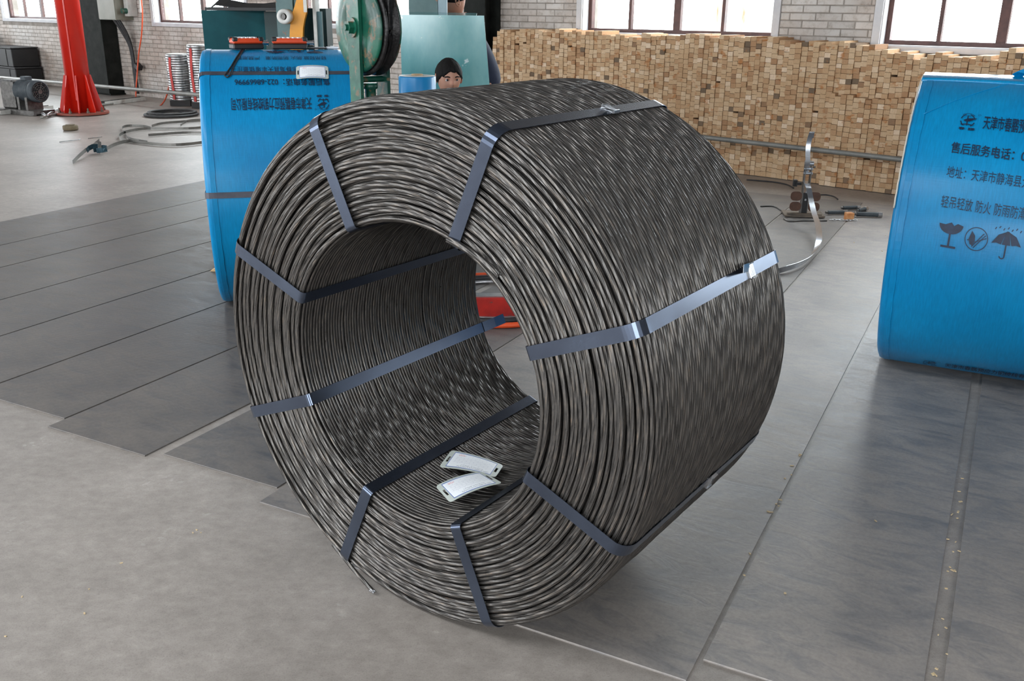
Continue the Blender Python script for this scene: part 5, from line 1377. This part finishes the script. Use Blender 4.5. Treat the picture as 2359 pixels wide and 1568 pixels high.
strapband('steel_strap_loop', [(700, 300), (620, 290), (540, 284), (460, 297), (390, 299), (340, 299), (300, 304), (279, 312), (276, 320), (290, 326), (330, 332), (395, 337), (460, 332), (540, 318), (620, 306), (700, 300)], .032, 'large loop of grey steel strap on edge on the floor left of the blue coil', .017)
strapband('steel_strap_loop', [(347, 297), (330, 293), (300, 292), (283, 296), (284, 304), (291, 309), (292, 317), (306, 324), (340, 330)], .03, 'short curled end of steel strap inside the large strap loop', .016)
strapband('steel_strap_piece', [(342, 314), (370, 312), (410, 309), (460, 308), (540, 312)], .03, 'straight piece of steel strap lying inside the large strap loop', .016)
strapband('steel_strap_loop', [(350, 293), (372, 287), (415, 283), (470, 280), (540, 282)], .03, 'steel strap arc on the floor behind the large strap loop', .016)
strapband('steel_strap_piece', [(416, 291), (430, 282), (445, 279), (470, 278)], .028, 'thin strap end crossing near the blue coil, behind the large loop', .015)
strapband('steel_strap_end', [(168, 376), (180, 366), (198, 355), (215, 347), (231, 338)], .04, 'flat end of steel strap leading into the teal clips on the floor', cat='steel strap', up=[.01, .02, .04, .05, .07])
strapband('steel_strap_end', [(247, 346), (262, 338), (282, 331), (300, 328), (320, 328)], .036, 'blued strap running from the teal clips to the large strap loop', up=[.02, .02, .018, .018, .017])
M['clip'] = mat('teal_blued_steel', S(38, 62, 72), S(58, 84, 96), rough=.4, metal=.5, nscale=20)
cp0 = FL(232, 352); ck = empty('strap_clips', (cp0.x, cp0.y, 0), .3, 'folded dark teal steel strap end standing on the floor, left of the blue coil', 'strap clip')
for dx, dy, dz, rx in ((-.06, .03, .05, .7), (.02, -.02, .045, -.5)):
    Mx = Matrix.Translation((dx, dy, dz)) @ Matrix.Rotation(rx, 4, 'Z')
    MB().ribbon([Mx @ vv(p) for p in ((-.09, 0, -.02), (-.05, .02, 0), (.0, .03, .012), (.05, .015, .01), (.07, -.02, .0), (.03, -.045, -.008), (-.04, -.04, -.015))], (0, 0, 1), .05, .0025).build('folded_strap', M['clip'], ck)
MB().ribbon([(-.02, -.03, .0), (.0, -.02, .06), (.0, .01, .11), (-.03, .04, .12)], (1, .2, 0), .035, .002).build('upright_tongue', M['dstrap'], ck)
hose('wire_scrap', [FL(137, 327, .004), FL(160, 324, .005), FL(185, 321, .004)], .005, M['steel'], 'thin bright wire scrap on the pale floor at the left', 'wire')
hose('wire_scrap', [FL(203, 319, .003), FL(220, 317, .004), FL(235, 315, .003)], .004, M['dsteel'], 'thin dark wire scrap right of the bright one on the floor', 'wire')

# ================================================================== STRAP TENSIONING STAND
sp0 = atfloor(1850, 497); ts = empty('strapping_stand', (sp0.x, sp0.y, 0), -.12, 'dark steel strap threading stand with bright strap, in front of the timber stack', 'strapping stand')
MB().box((0, .02, .012), (.30, .20, .012)).box((0, -.04, .022), (.26, .03, .012)).build('base_plate', M['rust'], ts)
for s in (-1, 1): MB().box((s*.022, .02, .22), (.006, .07, .40)).build('side_plate', M['dsteel'], ts)
def rpoly(w_, h_, r):
    o = []
    for cx, cy, a0 in ((w_/2-r, h_/2-r, 0), (-w_/2+r, h_/2-r, PI/2), (-w_/2+r, -h_/2+r, PI), (w_/2-r, -h_/2+r, 1.5*PI)):
        for k in range(5): a = a0+k*PI/8; o.append((cx+r*math.cos(a), cy+r*math.sin(a)))
    return o
for z in (.075, .155):
    for s in (-1, 1):
        MB().poly(rpoly(.085, .07, .028), .006, M=Matrix.Translation((s*.07, -.01, z)) @ Matrix.Rotation(PI/2, 4, 'X')).build('rounded_lug', M['brown'], ts)
MB().box((0, .0, .10), (.036, .02, .16)).build('backing_bar', M['black'], ts)
for z, r in ((.405, .018), (.365, .012), (.33, .010)): MB().cyl((-.034, 0, z), (.034, 0, z), r, 16).build('guide_roller', M['steel'], ts)
for z in (.13, .19): MB().cyl((0, -.012, z), (0, -.026, z), .008, 8).build('bolt', M['steel'], ts)
MB().cyl((.034, 0, .38), (.05, 0, .38), .008, 8).build('hand_screw', M['dsteel'], ts)
MB().box((-.075, .08, .24), (.03, .04, .05)).box((-.05, .05, .24), (.04, .02, .02)).build('trigger_lever', M['black'], ts)
M['bstrap'] = mat('bright_steel_strap', (.52, .55, .6, 1), (.62, .65, .7, 1), rough=.2, metal=.95, nscale=4)
def smooth(P_, k_=6):
    Q = []
    for i in range(len(P_)-1):
        p0, p1, p2, p3 = P_[max(i-1, 0)], P_[i], P_[i+1], P_[min(i+2, len(P_)-1)]
        for k in range(k_): t = k/k_; Q.append(.5*((2*p1)+(p2-p0)*t+(2*p0-5*p1+4*p2-p3)*t*t+(3*p1-p0-3*p2+p3)*t**3))
    Q.append(P_[-1]); return Q
Ys = sp0.y
pp = [(1780, 628, 5.49), (1809, 619, 5.52), (1840, 609, 5.62), (1865, 594, 5.78), (1881, 571, 6.0), (1887, 548, 6.2), (1884, 517, 6.5), (1875, 489, 6.75), (1868, 458, 6.92), (1862, 430, 7.0), (1855, 416, Ys-.03)]
P_ = [atY(x, y, Yv) for x, y, Yv in pp]
Q_ = smooth(P_, 10); nq = len(Q_)
sd = []
for i in range(nq):
    t_ = i/(nq-1); f_ = min(1, max(0, (t_-.1)/.55)); f_ = f_*f_*(3-2*f_); sd.append(Vector((f_*1.0+.05, -(1-f_)*.3, (1-f_)*.95)))
o = MB().ribbon(Q_, sd, .040, .0014).build('feed_strap', M['bstrap']); o.parent = ts; o.matrix_parent_inverse = (Matrix.Translation(ts.location) @ Matrix.Rotation(-.12, 4, 'Z')).inverted(); tag(o, 'bright steel strap')
P_ = [atY(x, y, Ys-.03+dy) for x, y, dy in ((1857, 400, .04), (1859, 385, .02), (1861, 372, 0), (1861, 350, .0), (1863, 330, .01), (1867, 314, .03), (1871, 304, .06), (1871, 306, .09), (1869, 318, .12))]
o = MB().ribbon(smooth(P_), (1, 0, 0), .036, .0014).build('feed_strap', M['bstrap']); o.parent = ts; o.matrix_parent_inverse = (Matrix.Translation(ts.location) @ Matrix.Rotation(-.12, 4, 'Z')).inverted(); tag(o, 'bright steel strap tip')
hose('bent_steel_rod', [FL(1752, 475, .006), FL(1782, 475, .006), FL(1800, 484, .006), FL(1818, 493, .006)], .006, M['dsteel'], 'thin bent steel rod left of the strapping stand', 'rod')
hose('bent_steel_rod', [FL(1806, 503, .006), FL(1818, 509, .006), FL(1850, 508, .006), FL(1905, 508, .006)], .006, M['dsteel'], 'thin bent steel rod on the floor just in front of the strapping stand', 'rod')
hose('black_cable', [FL(1720, 414, .008), FL(1780, 419, .008), FL(1812, 425, .008), FL(1828, 433, .008)], .007, M['rubber'], 'thin black cable on the floor behind the strapping stand', 'cable')
hose('black_cable', [FL(1888, 449, .008), FL(1905, 449, .008), FL(1922, 453, .008), FL(1930, 459, .008)], .006, M['rubber'], 'short black cable curling right of the strapping stand', 'cable')
# clamps, bolts and a wood block
def bolt(x, y, an, L_, r, lab):
    c0 = FL(x, y); o = empty('threaded_clamp', (c0.x, c0.y, r), an, lab, 'clamp', 'grey threaded clamps on the floor')
    MB().cyl((-L_/2, 0, 0), (L_/2, 0, 0), r*.8, 14).build('shaft', M['motor'], o)
    MB().cyl((L_/2, 0, 0), (L_/2+.03, 0, 0), r*1.0, 6, smooth=False).build('nut', M['galv'], o)
    MB().cyl((-L_/2-.02, 0, 0), (-L_/2, 0, 0), r*.55, 10).build('tip', M['dsteel'], o)
bolt(1925, 494, .12, .13, .018, 'grey threaded clamp lying leftmost of the clamps near the wood block')
bolt(1957, 483, .25, .12, .018, 'grey threaded clamp lying behind the wood block')
bolt(1984, 489, .75, .10, .020, 'grey threaded clamp lying tilted just right of the wood block')
bolt(1997, 500, -.1, .16, .022, 'longest grey threaded clamp, rightmost on the floor near the wood block')
p = FL(1958, 508); o = MB().box((0, 0, .028), (.058, .055, .056), bev=.003).build('wood_block', mat('orange_brown_wood', S(196, 120, 62), S(224, 170, 120), rough=.7, nscale=14), None, (p.x, p.y+.03, 0), (0, 0, .1)); tag(o, 'small square orange brown wood block among the clamps', 'wood block')
ch = empty('chain_piece', FL(1915, 508), 0, 'short bright chain lying in front of the clamps', 'chain')
for k in range(8):
    a = k*1.1; MB().tube([(k*.026+.014*math.cos(t)*1.2, .008*math.sin(k)+.008*math.sin(t), .007+.004*math.sin(t)*(k % 2)) for t in [2*PI*i/12 for i in range(12)]], .003, 6, close=True).build('chain_link', M['galv'], ch)

# ================================================================== THINGS SEEN THROUGH THE BORE
hc0 = vv((-.10, 4.88, 0))
for r, rt, m, nm, lab, hz in ((.47, .014, M['orange_hose'], 'orange_hose_loop', 'orange hose loop on the floor seen through the bore of the bare coil', .016), (.40, .016, M['rubber'], 'black_hose_loop', 'black hose loop inside the orange one, seen through the bore', .017), (.34, .010, M['galv'], 'grey_hose_loop', 'innermost thin grey loop around the red block, seen through the bore', .011)):
    o = MB().tube([hc0+vv((r*math.cos(a)*(1+.02*math.sin(3*a)), r*math.sin(a), hz)) for a in [2*PI*k/60 for k in range(60)]], rt, 10, close=True).build(nm, m); tag(o, lab, 'hose loop')
rb = empty('red_steel_block', (-.08, 4.60, 0), .05, 'worn red painted steel block on the floor seen through the bore', 'steel block')
MB().box((0, 0, .06), (.34, .10, .11), bev=.006).build('block_body', mat('worn_red_paint', S(176, 36, 26), S(140, 26, 22), rough=.5, nscale=9, spots=(20, .62, S(90, 60, 54))), rb)
MB().box((0, .0, .1175), (.30, .06, .005)).build('top_plate', M['galv'], rb)
an = STR[6]; er = vv((0, math.cos(an), math.sin(an))); et = vv((0, -math.sin(an), math.cos(an)))
o = MB().ribbon([vv((CW-.01, 0, RO))+er*(RI-.0035), vv((CW+.05, 0, RO))+er*(RI-.006), vv((CW+.105, 0, RO))+er*(RI-.004)], et, SWD, .0014).build('loose_strap_end', M['strap'], coil)

# ================================================================== SMALL LITTER ON THE FLOOR
M['chip'] = mat('wood_chip', S(214, 190, 150), rough=.8)
mb = MB()
for _ in range(130):
    b_ = random.choice([.06, .06, -.46, -.46, None]); a = random.uniform(1.9, 7.5)
    bb = (b_+random.uniform(-.02, .02)) if b_ is not None else random.uniform(-.9, 1.1)
    q = PD*a+PS*bb; 
    if (q-CO).length < .9 or (q-BRr).length < 1.25: continue
    s = random.uniform(.002, .006); l = random.uniform(.004, .014)
    mb.box((q.x, q.y, .0015), (l, s, .002), rz=random.uniform(0, 3))
for _ in range(70):
    q = atfloor(random.uniform(0, 2300), random.uniform(1150, 1560))
    if (q-CO).length < .75: continue
    mb.box((q.x, q.y, -.0035), (random.uniform(.003, .008), random.uniform(.002, .004), .002), rz=random.uniform(0, 3))
o = mb.build('wood_chips', M['chip'], None, fix=False); tag(o, 'tiny pale wood chips and grit scattered over the floor and its joints', 'litter', kind='stuff')
# ================================================================== OUTSIDE THE WINDOWS
for k, (u0, u1, h, lab) in enumerate(((-2.6, -1.2, 1.75, 'white sheeting with rust streaks outside the window above the timber stack'), (1.2, 3.4, 1.7, 'rust streaked white sheeting outside the rightmost window'), (-16.2, -14.8, 1.7, 'rust streaked sheeting outside the far left window'))):
    mb = MB(); n = 24; vs = []; fs = []
    for i in range(n+1):
        uu = u0+(u1-u0)*i/n; y = .03*math.sin(i*2.1)
        vs += [(uu-u0, y, 0), (uu-u0, y, h), (uu-u0, y+.01, 0), (uu-u0, y+.01, h)]
    for i in range(n): fs += [(i*4, i*4+4, i*4+5, i*4+1), (i*4+2, i*4+3, i*4+7, i*4+6), (i*4+1, i*4+5, i*4+7, i*4+3)]
    mb.add(vs, fs, True); o = mb.build('outdoor_sheeting', M['outside'], None, UV(u0, 2.2, 0), (0, 0, WA)); tag(o, lab, 'sheeting')
# ground outside
g = MB(); c = [UV(LEFTU-15, WALLV+.31), UV(RIGHTU+15, WALLV+.31), UV(RIGHTU+15, 30), UV(LEFTU-15, 30)]
g.add([p+Vector((0, 0, -.02)) for p in c], [(0, 1, 2, 3)]); g.add([p+Vector((0, 0, -.06)) for p in c], [(3, 2, 1, 0)])
tag(g.build('ground_outside', mat('pale_outdoor_ground', S(150, 148, 140), S(166, 162, 154), rough=.9, nscale=1), fix=False), kind='structure')
